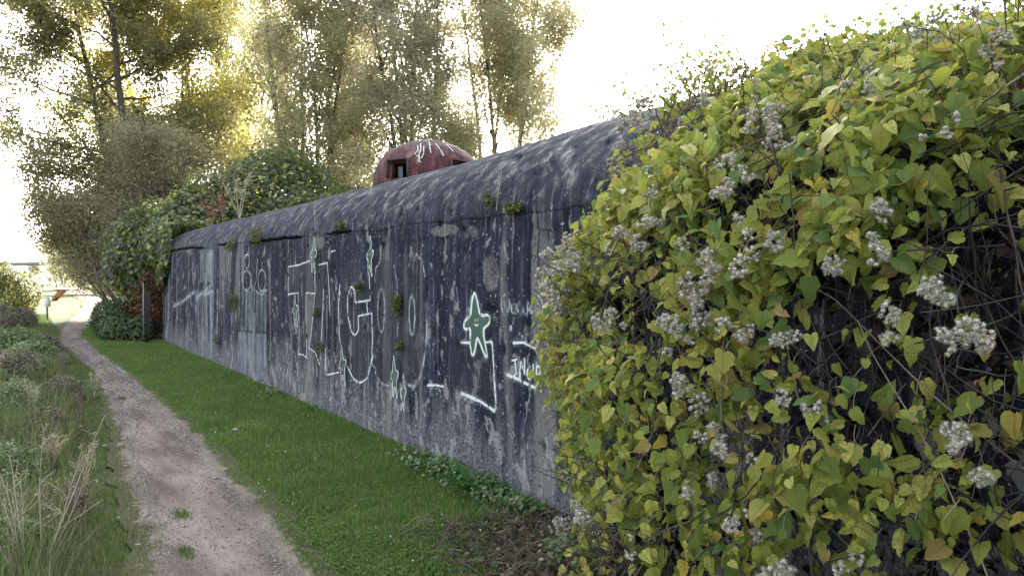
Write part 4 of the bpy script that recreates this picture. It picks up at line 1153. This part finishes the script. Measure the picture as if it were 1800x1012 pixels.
# dry stalks, tallest in the foreground
WG = 'dry branching stalks on the left verge'
for i, (px, py, h, n, lab, lean) in enumerate([
        (45, 1010, .80, 4, 'tallest pale dry stalks rising from the bottom left corner', (.02, .10)),
        (70, 1008, .95, 4, 'dry stalks leaning right over the verge in the foreground', (.30, -.02)),
        (130, 930, .40, 4, 'bushy dry weed with pale fluff beside the short grass', (.1, 0)),
        (150, 850, .38, 4, 'dry feathery weed standing nearest to the path edge', (.05, 0)),
        (90, 830, .45, 4, 'brown dry weed behind the tallest stalks', (0, 0)),
        (140, 745, .42, 4, 'fine brown dry weed by the path halfway up the photo', (0, 0)),
        (60, 740, .5, 4, 'dry stalks in front of the green clump', (0, 0)),
        (165, 700, .40, 3, 'small dry weed leaning towards the path', (.1, 0)),
        (110, 665, .5, 3, 'distant dry weed on the left verge', (0, 0))]):
    x, y = ground_pt(px, py)
    stalk((x, y, 0), h, 300 + i, lab, M_straw if i % 3 != 2 else M_twig, n, 110 if i > 1 else 30, WG, r=.0030 + .0003 * y, spread=.16, side=.45, fz=.008 + .0006 * y, lean=lean)

# plants at the foot of the wall: docks with separate leaves
M_dock = leaf_mat('dock_leaf', [(0, (.030, .085, .018)), (.6, (.055, .125, .028)), (1, (.10, .17, .05))], .3, .4, .4, tcol=(.10, .26, .04))
def strap_leaf(L, w, bend, seed):
    rng = np.random.default_rng(seed); n = 8
    t = np.linspace(0, 1, n); wd = w * np.sin(np.pi * np.clip(t * .9 + .08, 0, 1)) ** .8
    y = L * (t - .25 * bend * t ** 2); z = L * (t * .75 - bend * t ** 2 * .85)
    V = []
    for i in range(n):
        wv = .008 * rng.normal()
        V += [(-wd[i], y[i], z[i] + wd[i] * .35 + wv), (0, y[i], z[i]), (wd[i], y[i], z[i] + wd[i] * .35 - wv)]
    Q = []
    for i in range(n - 1):
        for j in (0, 1): Q.append((i * 3 + j, i * 3 + j + 1, i * 3 + j + 4, i * 3 + j + 3))
    return mesh_np('leaf', np.array(V), [np.array(Q)])
dl = [strap_leaf(.20, .022, .25 + .12 * q, 400 + q) for q in range(5)]
for m_ in dl: m_.materials.append(M_dock)
for i, (px, py, n, s, lab) in enumerate([(832, 868, 17, 1.25, 'dock plant with long pointed leaves at the foot of the wall'),
                                         (905, 903, 12, .95, 'grey green thistle rosette at the foot of the wall nearest the vine'),
                                         (745, 812, 12, .7, 'low leafy rosette against the wall left of the dock plant'),
                                         (786, 838, 12, .75, 'small leafy rosette touching the left side of the dock plant'),
                                         (560, 722, 10, .7, 'small weed at the foot of the wall below the painted star')]):
    x, y = ground_pt(px, py); rng = np.random.default_rng(420 + i)
    x = min(x, 2.88)
    root = empty('dock_plant', (x, y, 0)); tag(root, lab, 'plant', 'leafy plants along the foot of the wall')
    for q in range(n):
        o = link('leaf', dl[q % 5], None, root); o.rotation_euler = (rng.uniform(-.1, .45), 0, q * 2.4 + rng.uniform(-.3, .3)); sc = s * rng.uniform(.65, 1.15); o.scale = (sc, sc, sc)
# leafy strip of weeds hugging the wall foot
X, Y = samp(7000, 2.62, 2.97, 3.9, 12, rg); k = rg.uniform(0, 1, len(X)) < np.clip(.12 + 2.2 * fbm(Y * 1.1, Y * 0, 71, 3) + .8 * sstep(6.3, 5.4, Y) * sstep(4.3, 4.9, Y), 0, 1) * sstep(2.6, 2.9, X); X, Y = X[k], Y[k]; n = len(X)
P = np.stack([X, Y, rg.uniform(.01, .11, n)], -1)
tag(link('ground_elder', scatter('ground_elder', LEAF6, LEAF6_Q, None, P, frames(rand_unit(rg, n) * .6 + np.array([-.3, 0, .9]), rand_unit(rg, n) + np.array([-.4, 0, 0])), rg.uniform(.02, .05, n), smooth=False), M_dock, kind='stuff'), 'leafy ground cover creeping along the foot of the wall', 'ground cover')

# pebbles and litter
ico = np.array([(0, 0, 1), (.89, 0, .45), (.28, .85, .45), (-.72, .53, .45), (-.72, -.53, .45), (.28, -.85, .45), (.72, .53, -.45), (-.28, .85, -.45), (-.89, 0, -.45), (-.28, -.85, -.45), (.72, -.53, -.45), (0, 0, -1)], float)
icoT = [(0, 1, 2), (0, 2, 3), (0, 3, 4), (0, 4, 5), (0, 5, 1), (1, 6, 2), (2, 6, 7), (2, 7, 3), (3, 7, 8), (3, 8, 4), (4, 8, 9), (4, 9, 5), (5, 9, 10), (5, 10, 1), (1, 10, 6), (11, 7, 6), (11, 8, 7), (11, 9, 8), (11, 10, 9), (11, 6, 10)]
M_stone = Mat('grit'); g_ = M_stone.n('ShaderNodeNewGeometry')
M_stone.base(M_stone.ramp(g_.outputs['Random Per Island'], [(0, (.06, .052, .048)), (.6, (.15, .13, .12)), (.93, (.24, .21, .19)), (1, (.45, .42, .39))])); M_stone.rough(.9); M_stone = M_stone.m
n = 15000
Y = 2.8 * (22 / 2.8) ** rg.uniform(0, 1, n); lo_, hi_ = path_edges(Y)
t = np.where(rg.uniform(0, 1, n) < .75, np.where(rg.uniform(0, 1, n) < .5, -.02 + np.abs(rg.normal(size=n)) * .10, 1.02 - np.abs(rg.normal(size=n)) * .10), rg.uniform(0, 1, n))
X = lo_ + (hi_ - lo_) * t
P = np.stack([X, Y, np.full(n, .014)], -1)
me = scatter('gravel', ico, None, icoT, P, frames(rand_unit(rg, n) * .3 + np.array([0, 0, 1.]), rand_unit(rg, n)), (rg.uniform(.0016, .0075, n) ** 1.0)[:, None] * np.array([[1.2, 1, .6]]) * np.clip(Y / 8, .8, 1.6)[:, None])
tag(link('gravel', me, M_stone, kind='stuff'), 'loose grit and small stones along the edges of the dirt path', 'gravel')
SG = 'pale stones lying on the verge'
for i, (px, py, r_, lab) in enumerate([(414, 757, .028, 'pale stone lying in the lawn halfway to the wall'), (184, 785, .02, 'small white stone on the grass strip left of the path'), (244, 960, .020, 'pale stone at the left edge of the path in the foreground'), (256, 985, .016, 'pale stone nearest the camera on the left edge of the path'), (209, 912, .018, 'brown stone in the left grass strip')]):
    x, y = ground_pt(px, py); rng = np.random.default_rng(500 + i)
    me = mesh_np('stone', ico * np.array([1.3, 1, .6]) * r_ * rng.uniform(.8, 1.2, (12, 1)), [np.array(icoT)])
    o = link('stone', me, simple('pale_stone_%s' % 'abcde'[i], (.27, .25, .23), .8), loc=(x, y, r_ * .5)); tag(o, lab, 'stone', SG)
# tufts of grass growing in the path
for i, (px, py, s, lab) in enumerate([(318, 908, .05, 'little grass tuft growing in the middle of the path'), (327, 975, .04, 'flattened grass tuft on the path nearest the camera'), (214, 702, .05, 'grass tuft on the left side of the path further along')]):
    x, y = ground_pt(px, py); rng = np.random.default_rng(520 + i); n = 260
    root = blades('grass_tuft', rng.normal(size=n) * s * .55, rng.normal(size=n) * s * 1.3, rng.uniform(.012, .035, n), .004, rng, M_vgrass, kind='stuff'); root.location = (x, y, .012); tag(root, lab, 'grass tuft')
# dead leaves and twigs under the vine
M_litter = leaf_mat('leaf_litter', [(0, (.022, .017, .014)), (.5, (.06, .045, .036)), (1, (.13, .10, .075))], .1, .8)
n = 9000
X = rg.uniform(1.5, 3.0, n); Y = rg.uniform(.3, 4.1, n); k = X > 2.0 + .25 * fbm(X * 3, Y * 3, 58, 3) + .25 * (Y - 3.3); X, Y = X[k], Y[k]; n = len(X)
P = np.stack([X, Y, rg.uniform(.003, .05, n)], -1)
tag(link('leaf_litter', scatter('leaf_litter', LEAF6, LEAF6_Q, None, P, frames(rand_unit(rg, n) * .8 + np.array([0, 0, .8]), rand_unit(rg, n)), rg.uniform(.012, .04, n), smooth=False), M_litter, kind='stuff'), 'dark dead leaves lying on the bare soil under the vine', 'leaf litter')
a = Acc()
for q in range(900):
    x, y = rg.uniform(1.9, 3.0), rg.uniform(2.4, 4.2)
    a.tube(grow_line(rg, (x, y, rg.uniform(.005, .05)), (rg.normal(), rg.normal(), rg.uniform(-.1, .5)), rg.uniform(.06, .25), 5, .25), .0016, 3)
tag(link('dead_twigs', a.mesh('dead_twigs'), M_twig, kind='stuff'), 'tangle of thin dead twigs on the soil where the vine meets the ground', 'twigs')

# ------------------------------------------------------------------ the big clematis vine on the near end
WP = np.array([(3, 0), (3, .5), (3, 1.1), (3, 1.6), (3, 2.0), (3.08, 2.35), (3.33, 2.62), (3.7, 2.78), (4.3, 2.86), (5.0, 2.86)])
BP = np.array([(2.02, 0), (1.90, .5), (1.82, 1.1), (1.86, 1.6), (2.02, 1.96), (2.33, 2.28), (2.68, 2.52), (3.1, 2.68), (3.8, 2.88), (4.7, 2.93)])
sp = np.linspace(0, 1, 10)
YEND = 3.29
def vine_surf(Y, s):
    ye = YEND - .34 * sstep(.30, .44, s) * (1 - .5 * sstep(.5, .7, s))
    T = np.sqrt(np.clip(1 - (np.clip(Y - 1.55, 0, 9) / (ye - 1.55)) ** 2, 0, 1))
    T = T * (1 + .16 * fbm(Y * 1.3, s * 5, 301, 3) * 2)
    wx = np.interp(s, sp, WP[:, 0]); wz = np.interp(s, sp, WP[:, 1])
    bx_ = np.interp(s, sp, BP[:, 0]); bz_ = np.interp(s, sp, BP[:, 1])
    bz_ = bz_ - .17 * sstep(.40, .66, s) * sstep(2.9, 1.7, Y)
    return np.stack([wx + (bx_ - wx) * T, Y, wz + (bz_ - wz) * T], -1)
def vine_frame(Y, s):
    P = vine_surf(Y, s); e = .02
    dY = vine_surf(Y + e, s) - P; ds = vine_surf(Y, s + e) - P
    N = np.cross(ds, dY); N /= np.linalg.norm(N, axis=1)[:, None] + 1e-9
    N = np.where((N[:, :1] * -1 + N[:, 2:3] * .6) < 0, -N, N)
    return P, N
rv = np.random.default_rng(77)
M_vleaf = leaf_mat('clematis_leaf', [(0, (.060, .130, .045)), (.15, (.105, .180, .045)), (.36, (.22, .26, .055)), (.64, (.35, .36, .075)), (.88, (.44, .42, .12)), (.95, (.46, .33, .06)), (1, (.30, .21, .10))], .36, .45, .18, veins=True, tcol=(.38, .42, .06), speck=.8)
M_voccluder = leaf_mat('dark_occluder_leaf', [(0, (.006, .005, .006)), (.6, (.018, .014, .013)), (.9, (.05, .038, .030)), (1, (.12, .09, .06))], .1, .9, .03)  # near black: shade of the vine's interior put into the colour
M_vstem = mat_bark('vine_stem', (.045, .030, .028), (.15, .11, .085))
M_vstempale = mat_bark('pale_vine_stem', (.13, .10, .06), (.28, .23, .15))
M_vtwig = mat_bark('dark_vine_twig', (.010, .008, .009), (.075, .055, .045))

def vine_leaf_mesh(seed, lobed, curl, fold):
    rng = np.random.default_rng(seed)
    nu, nv = 3, 9      # half columns, rows
    t = np.linspace(0, 1, nv)
    w = np.interp(t, [0, .06, .2, .38, .6, .8, .93, 1], [.10, .26, .36, .37, .28, .16, .07, .0])
    jag = np.zeros(nv)
    if lobed:
        jag[2] = .02; jag[3] = .05; jag[4] = -.02; jag[6] = .02
    if lobed and seed % 2: jag[2] = .05; jag[3] = -.02; jag[4] = .08; jag[5] = -.03; jag[6] = .04
    jl = jag + rng.normal(size=nv) * .015; jr = jag + rng.normal(size=nv) * .015
    V = []; U = []
    ph = rng.uniform(0, 6)
    for i in range(nv):
        for j in range(-nu, nu + 1):
            q = j / nu; wd = w[i] + (jl[i] if j < 0 else jr[i]) * (t[i] < .99)
            x = q * wd; y = t[i] - (.12 * abs(q) ** 1.5 * (1 - t[i]) ** 3 * 2.2 if i < 3 else 0)
            if i == 0: y = -.10 * abs(q) + .0
            z = fold * abs(x) - curl * t[i] ** 2 - .25 * curl * abs(q) ** 3 * w[i] + .030 * math.sin(ph + t[i] * 14) * abs(q) ** 2
            V.append((x, y, z)); U.append((.5 + x, t[i]))
    m_ = 2 * nu + 1; Q = []
    for i in range(nv - 1):
        for j in range(m_ - 1): Q.append((i * m_ + j, i * m_ + j + 1, (i + 1) * m_ + j + 1, (i + 1) * m_ + j))
    return np.array(V), np.array(Q), np.array(U)
LV = [vine_leaf_mesh(600 + q, q % 3 != 0, c, f) for q, (c, f) in enumerate([(.15, .35), (.35, .15), (.55, .45), (.25, .65), (.80, .30), (-.15, .40), (.45, .80), (.25, .10)])]

# density of leaves in shoots: each shoot hangs down over the surface and carries pairs of leaves
def hollow(P):
    px, py, z = project(P)
    h = np.zeros(len(P))
    for (cx, cy, rx, ry, s) in [(1470, 580, 95, 105, .96), (1560, 650, 70, 70, .85), (1500, 745, 120, 45, .7), (1720, 470, 60, 35, .6), (1330, 760, 60, 40, .6), (1430, 930, 60, 40, .6), (1650, 780, 60, 35, .5), (1240, 760, 40, 50, .5), (1640, 200, 60, 35, .5), (1690, 930, 80, 30, .4), (1290, 150, 70, 20, .3), (1600, 960, 70, 50, .6), (1660, 150, 120, 45, .62), (1450, 300, 70, 35, .5), (1330, 330, 45, 35, .45), (1560, 250, 80, 30, .55), (1200, 640, 40, 40, .5), (1100, 700, 35, 40, .5), (1130, 520, 30, 30, .45)]:
        h = np.maximum(h, s * np.exp(-(((px - cx) / rx) ** 2 + ((py - cy) / ry) ** 2) ** 2))
    return h
root_v = empty('clematis_vine', (2.6, 1.6, 0))
tag(root_v, 'clematis vine with yellowing leaves and fluffy seed heads smothering the near end of the bunker', 'vine')
RO = np.array(root_v.location)
LP = []; LN = []; LT = []; LS = []; LD = []
nsh = 5400
sY = rv.uniform(-1.6, 3.5, nsh); ss_ = rv.uniform(.0, .93, nsh)
for a_y, a_s in zip(sY, ss_):
    nn = rv.integers(3, 8)
    depth = abs(rv.normal()) * .10 - .04
    y = a_y; s = a_s; drift = rv.normal() * .03
    for q in range(nn):
        s -= rv.uniform(.009, .026); y += drift + rv.normal() * .02
        if s < 0.004 or y > 3.5: break
        for side in (-1, 1) if rv.uniform() < .8 else (1,):
            LP.append((y + side * rv.uniform(.008, .038), s + rv.normal() * .006)); LD.append(depth + rv.normal() * .025); LS.append(side)
LP = np.array(LP); LD = np.array(LD); LS = np.array(LS)
P, N = vine_frame(LP[:, 0], LP[:, 1])
clump = fbm(P[:, 1] * 2.6, P[:, 2] * 2.6, 311, 3)
P = P + N * (-LD + .34 * clump)[:, None]
# ragged free edge of the vine
ragged = P[:, 1] > 3.15 - .34 * sstep(.30, .44, LP[:, 1]) * (1 - .5 * sstep(.5, .7, LP[:, 1])) + .30 * fbm(P[:, 2] * 2.2, P[:, 2] * 0, 312, 4) * 2
H_ = hollow(P)
dens = np.clip(.58 + 3.0 * clump, .05, 1) * (1 - .97 * H_) * np.where(P[:, 1] < .3, .5, 1)
k = (rv.uniform(0, 1, len(P)) < dens) & (P[:, 2] > .02) & ~ragged
P, N, LS, LD = P[k], N[k], LS[k], LD[k]
n = len(P)
down = np.array([0, 0, -1.0])
Nn = N * .75 + np.array([-.10, -.20, .45]) + rand_unit(rv, n) * 1.0
Tn = down + np.stack([-.3 * np.ones(n), LS * .55, np.zeros(n)], -1) + rand_unit(rv, n) * .9
Fm = frames(Nn, Tn)
Sz = rv.uniform(.026, .066, n) * np.where(rv.uniform(0, 1, n) < .10, 1.25, 1) * (1 - .18 * sstep(1.8, 2.8, P[:, 1])) * np.where(rv.uniform(0, 1, n) < .2, .6, 1) * (1 + .12 * sstep(2.2, 1.2, P[:, 1]))
var = rv.integers(0, len(LV), n)
px_, py_, pz_ = project(P)
inview = (px_ > 930) & (px_ < 1800) & (py_ > 0) & (py_ < 1012) & (pz_ > .5)
score = Sz / pz_ * np.where(inview, 1, 0) * (1.0 - .9 * np.clip(LD * 6, 0, 1))
big = np.argsort(-score)[:300]
isbig = np.zeros(n, bool); isbig[big] = True
lme = []
for (tv, tq, tu) in LV:
    m_ = mesh_np('leaf', tv, [tq], tu); m_.materials.append(M_vleaf); lme.append(m_)
for i in big:
    o = bpy.data.objects.new('leaf', lme[var[i]]); C.objects.link(o); o.parent = root_v
    mm = Matrix([[*(Fm[i][r_] * Sz[i]), (P[i] - RO)[r_]] for r_ in range(3)] + [[0, 0, 0, 1]])
    o.matrix_local = mm
VV, QQ, UU = [], [], []; off = 0
for v_ in range(len(LV)):
    idx = np.where((var == v_) & ~isbig)[0]
    tv, tq, tu = LV[v_]
    W = np.einsum('nij,nkj->nki', Fm[idx], tv[None] * Sz[idx][:, None, None]) + (P[idx] - RO)[:, None, :]
    VV.append(W.reshape(-1, 3)); QQ.append((tq[None] + (np.arange(len(idx)) * len(tv))[:, None, None]).reshape(-1, 4) + off); UU.append(np.tile(tu, (len(idx), 1))); off += len(idx) * len(tv)
me = mesh_np('foliage', np.concatenate(VV), [np.concatenate(QQ)], np.concatenate(UU))
link('foliage', me, M_vleaf, root_v, kind='stuff')
# leaf stalks
a = Acc()
for i in rv.choice(n, min(n, 3500), replace=False):
    st = P[i]; e = st + N[i] * -.05 + np.array([0, rv.normal() * .015, .045])
    a.tube(np.stack([st, (st + e) / 2 + N[i] * .008, e]) - RO, .0011, 3)
link('leaf_stalks', a.mesh('leaf_stalks'), M_vstempale, root_v, kind='stuff')
# near-black dead leaves and twigs added inside as occluder to darken the gaps
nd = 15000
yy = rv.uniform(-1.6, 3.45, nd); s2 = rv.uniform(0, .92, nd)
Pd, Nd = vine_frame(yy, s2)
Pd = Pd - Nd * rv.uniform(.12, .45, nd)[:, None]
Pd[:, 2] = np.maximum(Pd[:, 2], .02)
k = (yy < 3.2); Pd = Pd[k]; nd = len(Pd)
me = scatter('dead_leaf_occluder', LEAF6 * np.array([1, 1, 3]), LEAF6_Q, None, Pd - RO, frames(rand_unit(rv, nd), rand_unit(rv, nd)), rv.uniform(.018, .05, nd), smooth=False)
link('dead_leaf_occluder', me, M_voccluder, root_v, kind='stuff')
a = Acc()
for q in range(6500):
    y = rv.uniform(-.6, 3.2); s = rv.uniform(.0, .9)
    p, nrm = vine_frame(np.array([y]), np.array([s])); dp = rv.uniform(.02, .34)
    p = p[0] - nrm[0] * dp; p[2] = max(p[2], .03)
    L = rv.uniform(.08, .5)
    pl = grow_line(rv, p, np.array([rv.normal() * .4, rv.normal() * .7, rv.normal() * 1.0]), L, 6, .16, -.03)
    pl[:, 2] = np.maximum(pl[:, 2], .01)
    a.tube(pl - RO, rv.uniform(.0009, .0028), 3)
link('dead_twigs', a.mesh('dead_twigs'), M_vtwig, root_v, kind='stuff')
# long stems one can follow
for q in range(85):
    y = rv.uniform(.4, 3.0); s0 = rv.uniform(.08, .75); L = rv.uniform(.08, .26); sl = rv.normal() * .45
    t = np.linspace(0, 1, 12)
    ya = y + sl * t + .04 * np.sin(t * 5 + q); sa = np.clip(s0 + L * t, .01, .93)
    p, nrm = vine_frame(np.clip(ya, -1, 3.3), sa)
    p = p + nrm * (rv.uniform(-.10, .02) + .03 * np.sin(t * 3 + q))[:, None]
    a = Acc(); a.tube(p - RO, np.linspace(rv.uniform(.0022, .0045), .0013, 12), 5)
    link('stem', a.mesh('stem'), M_vstem if q % 3 else M_vstempale, root_v)

# fluffy seed heads
M_fluff = leaf_mat('seed_fluff', [(0, (.22, .19, .15)), (.3, (.38, .35, .28)), (.65, (.55, .515, .43)), (1, (.74, .70, .61))], .3, .9, .1)
M_seed = simple('dark_seed', (.035, .022, .018), .8)
def fluff_mesh(seed, nb, R0, wild):
    rng = np.random.default_rng(seed); V = []; Tt = []; mi = []
    n0 = 0
    for b in range(nb):
        c = rand_unit(rng, 1)[0] * R0 * rng.uniform(.2, 1) ** .5 * np.array([.8, 1.1, .9]); r = rng.uniform(.007, .0115)
        V += list(c + ico * r * .86 * rng.uniform(.8, 1.2, (12, 1))); Tt += [(i_ + n0, j_ + n0, k_ + n0) for i_, j_, k_ in icoT]; mi += [0] * 20; n0 += 12
        for h in range(38):
            d = rand_unit(rng, 1)[0]; sd = np.cross(d, rand_unit(rng, 1)[0]); sd /= np.linalg.norm(sd); cv_ = np.cross(d, sd)
            ln = r * rng.uniform(1.05, 1.35 + wild); w = .0009
            p0 = c + d * r * .15; p1 = c + d * ln * .6 + cv_ * ln * .18; p2 = c + d * ln * .90 + cv_ * ln * (.75 + wild * .4)
            V += [p0 - sd * w * .5, p0 + sd * w * .5, p1 - sd * w, p1 + sd * w, p2]
            Tt += [(n0, n0 + 1, n0 + 3), (n0, n0 + 3, n0 + 2), (n0 + 2, n0 + 3, n0 + 4)]; mi += [0, 0, 0]; n0 += 5
        for h in range(11):
            d = rand_unit(rng, 1)[0]; p = c + d * r * .92; q1 = np.cross(d, rand_unit(rng, 1)[0]); q1 /= np.linalg.norm(q1); q2 = np.cross(d, q1); w = .0016
            V += [p + q1 * w, p + q2 * w, p - q1 * w, p - q2 * w, p + d * w * 1.5]
            Tt += [(n0, n0 + 1, n0 + 4), (n0 + 1, n0 + 2, n0 + 4), (n0 + 2, n0 + 3, n0 + 4), (n0 + 3, n0, n0 + 4)]; mi += [1] * 4; n0 += 5
    me = mesh_np('seed_head', np.array(V), [np.array(Tt)], smooth=False)
    me.materials.append(M_fluff); me.materials.append(M_seed)
    me.polygons.foreach_set('material_index', np.array(mi, dtype=np.int32)); me.update()
    return me
FM = [fluff_mesh(700 + q, nb, r_, w) for q, (nb, r_, w) in enumerate([(14, .036, .0), (20, .045, .05), (28, .055, .05), (9, .028, .2), (15, .040, .45), (6, .02, .1), (24, .05, .15), (11, .034, .6)])]
cy_ = rv.uniform(.3, 3.4, 60000); cs_ = rv.uniform(0.01, .9, 60000)
cP, cN = vine_frame(cy_, cs_); cpx, cpy, cpz = project(cP)
spots = []
for (px, py, kk, spr) in [(1118, 232, 12, 24), (1135, 215, 7, 14), (1085, 300, 3, 8), (1015, 470, 12, 26), (1000, 500, 9, 16), (1030, 455, 4, 18), (1140, 445, 5, 18), (1240, 470, 8, 28), (1215, 545, 8, 26), (1255, 500, 5, 18), (1290, 345, 6, 22), (1320, 340, 3, 15), (1380, 275, 6, 22), (1430, 150, 4, 14), (1405, 180, 6, 22),
                         (1450, 115, 4, 16), (1505, 208, 4, 18), (1700, 70, 12, 34), (1740, 95, 9, 28), (1620, 110, 5, 26), (1560, 190, 4, 24), (1780, 60, 4, 20), (1250, 155, 5, 22), (1235, 215, 5, 22), (1322, 205, 4, 14), (1380, 105, 3, 16), (1540, 170, 2, 8), (1570, 395, 3, 12), (1550, 480, 3, 14), (1650, 550, 4, 18), (1700, 600, 4, 20), (1745, 600, 4, 18), (1560, 450, 2, 12),
                         (1210, 675, 5, 16), (1340, 430, 5, 24), (1345, 245, 3, 14), (1660, 265, 3, 16), (1755, 150, 3, 14), (1330, 885, 3, 16), (1400, 985, 5, 20), (1280, 740, 4, 20), (990, 600, 3, 12), (1010, 540, 3, 12), (980, 710, 3, 10), (1100, 560, 3, 18), (1180, 400, 4, 18), (1160, 345, 3, 18), (1225, 610, 3, 16), (1500, 970, 2, 10),
                         (1690, 770, 3, 14), (1740, 800, 2, 10), (1420, 590, 3, 14), (1320, 560, 3, 14), (1060, 885, 3, 16), (1000, 920, 3, 10), (1240, 830, 3, 14), (1310, 800, 3, 16), (1440, 720, 3, 20), (1580, 590, 2, 12), (1130, 930, 2, 12), (1480, 500, 2, 10)]:
    for q in range(kk): spots.append((px + rv.normal() * spr * .8, py + rv.normal() * spr * .8))
cnt = 0
for (px, py) in (lambda q_: [q_[i_] for i_ in rv.permutation(len(q_))])(spots)[:298]:
    d2 = (cpx - px) ** 2 + (cpy - py) ** 2 + np.where(cpz < .5, 1e9, 0)
    c = np.argsort(d2)[:6]; c = c[np.argmin(cpz[c])]
    p = cP[c] + cN[c] * (.075 + rv.uniform(-.04, .06))
    o = bpy.data.objects.new('seed_head', FM[rv.integers(len(FM))]); C.objects.link(o); o.parent = root_v
    o.location = Vector(p - RO); o.rotation_euler = (rv.uniform(0, 6), rv.uniform(0, 6), rv.uniform(0, 6)); sc = rv.uniform(.65, 1.0) * (.72 + .28 * sstep(2.0, 3.2, p[1])); o.scale = (sc, sc, sc)
# wispy shoots standing up against the sky
a = Acc(); WPt = []
for q in range(110):
    y = rv.uniform(1.0, 3.4); s = rv.uniform(.62, .80)
    p, nrm = vine_frame(np.array([y]), np.array([s]))
    L = rv.uniform(.08, .26) if y < 2.9 else rv.uniform(.2, .5)
    pl = grow_line(rv, p[0], np.array([rv.normal() * .3, rv.normal() * .35, 1]), L, 7, .14)
    a.tube(pl - RO, np.linspace(.002, .0008, 7), 3)
    for e in range(12):
        WPt.append(pl[rv.integers(2, 7)] + rv.normal(size=3) * .02)
link('wispy_shoots', a.mesh('wispy_shoots'), M_vstem, root_v, kind='stuff')
WPt = np.array(WPt)
leaves('small_leaves', WPt - RO, .026, rv, M_vleaf, root_v, tpl='6')
# thin shrub behind the vine against the sky
x, y, _ = at_depth(1120, 200, 7.6)
rt = empty('sapling', (x, y, ROOF - .02)); tag(rt, 'thin leafy twigs standing against the white sky between the bunker and the vine', 'sapling')
a = Acc(); W2 = []
for q in range(16):
    pl = grow_line(rv, (rv.normal() * .1, rv.normal() * .1, 0), (rv.normal() * .35, rv.normal() * .35, 1), rv.uniform(.5, 1.05), 9, .08)
    a.tube(pl, np.linspace(.006, .0015, 9), 4)
    for e in range(30): W2.append(pl[rv.integers(2, 9)] + rv.normal(size=3) * .05)
link('stems', a.mesh('stems'), M_vstem, rt)
leaves('leaves', np.array(W2), .045, rv, M_ldark, rt, tpl='6')
# little green seedlings at the vine's foot
for i, (px, py, lab) in enumerate([(975, 975, 'pale green seedling cluster at the bottom edge left of the vine'), (1000, 955, 'middle pale green seedling cluster under the vine edge'), (1035, 985, 'tall pale green seedling cluster at the bottom under the vine')]):
    x, y = ground_pt(px, py + 25); n = 90; rng = np.random.default_rng(800 + i)
    rt = empty('seedling', (x, y, 0)); tag(rt, lab, 'plant', 'seedlings under the vine')
    P = rng.normal(size=(n, 3)) * np.array([.03, .03, .0]); P[:, 2] = rng.uniform(.01, .16, n)
    me = scatter('leaves', LEAF6, LEAF6_Q, None, P, frames(rand_unit(rng, n) * .5 + np.array([-.3, -.2, .8]), rand_unit(rng, n) + np.array([0, 0, -.3])), rng.uniform(.02, .042, n), smooth=False)
    link('leaves', me, M_herb, rt, kind='stuff')
    a = Acc()
    for q in range(5): a.tube(grow_line(rng, (rng.normal() * .02, rng.normal() * .02, 0), (0, 0, 1), .16, 5, .1), .0014, 3)
    link('stems', a.mesh('stems'), M_vstempale, rt)
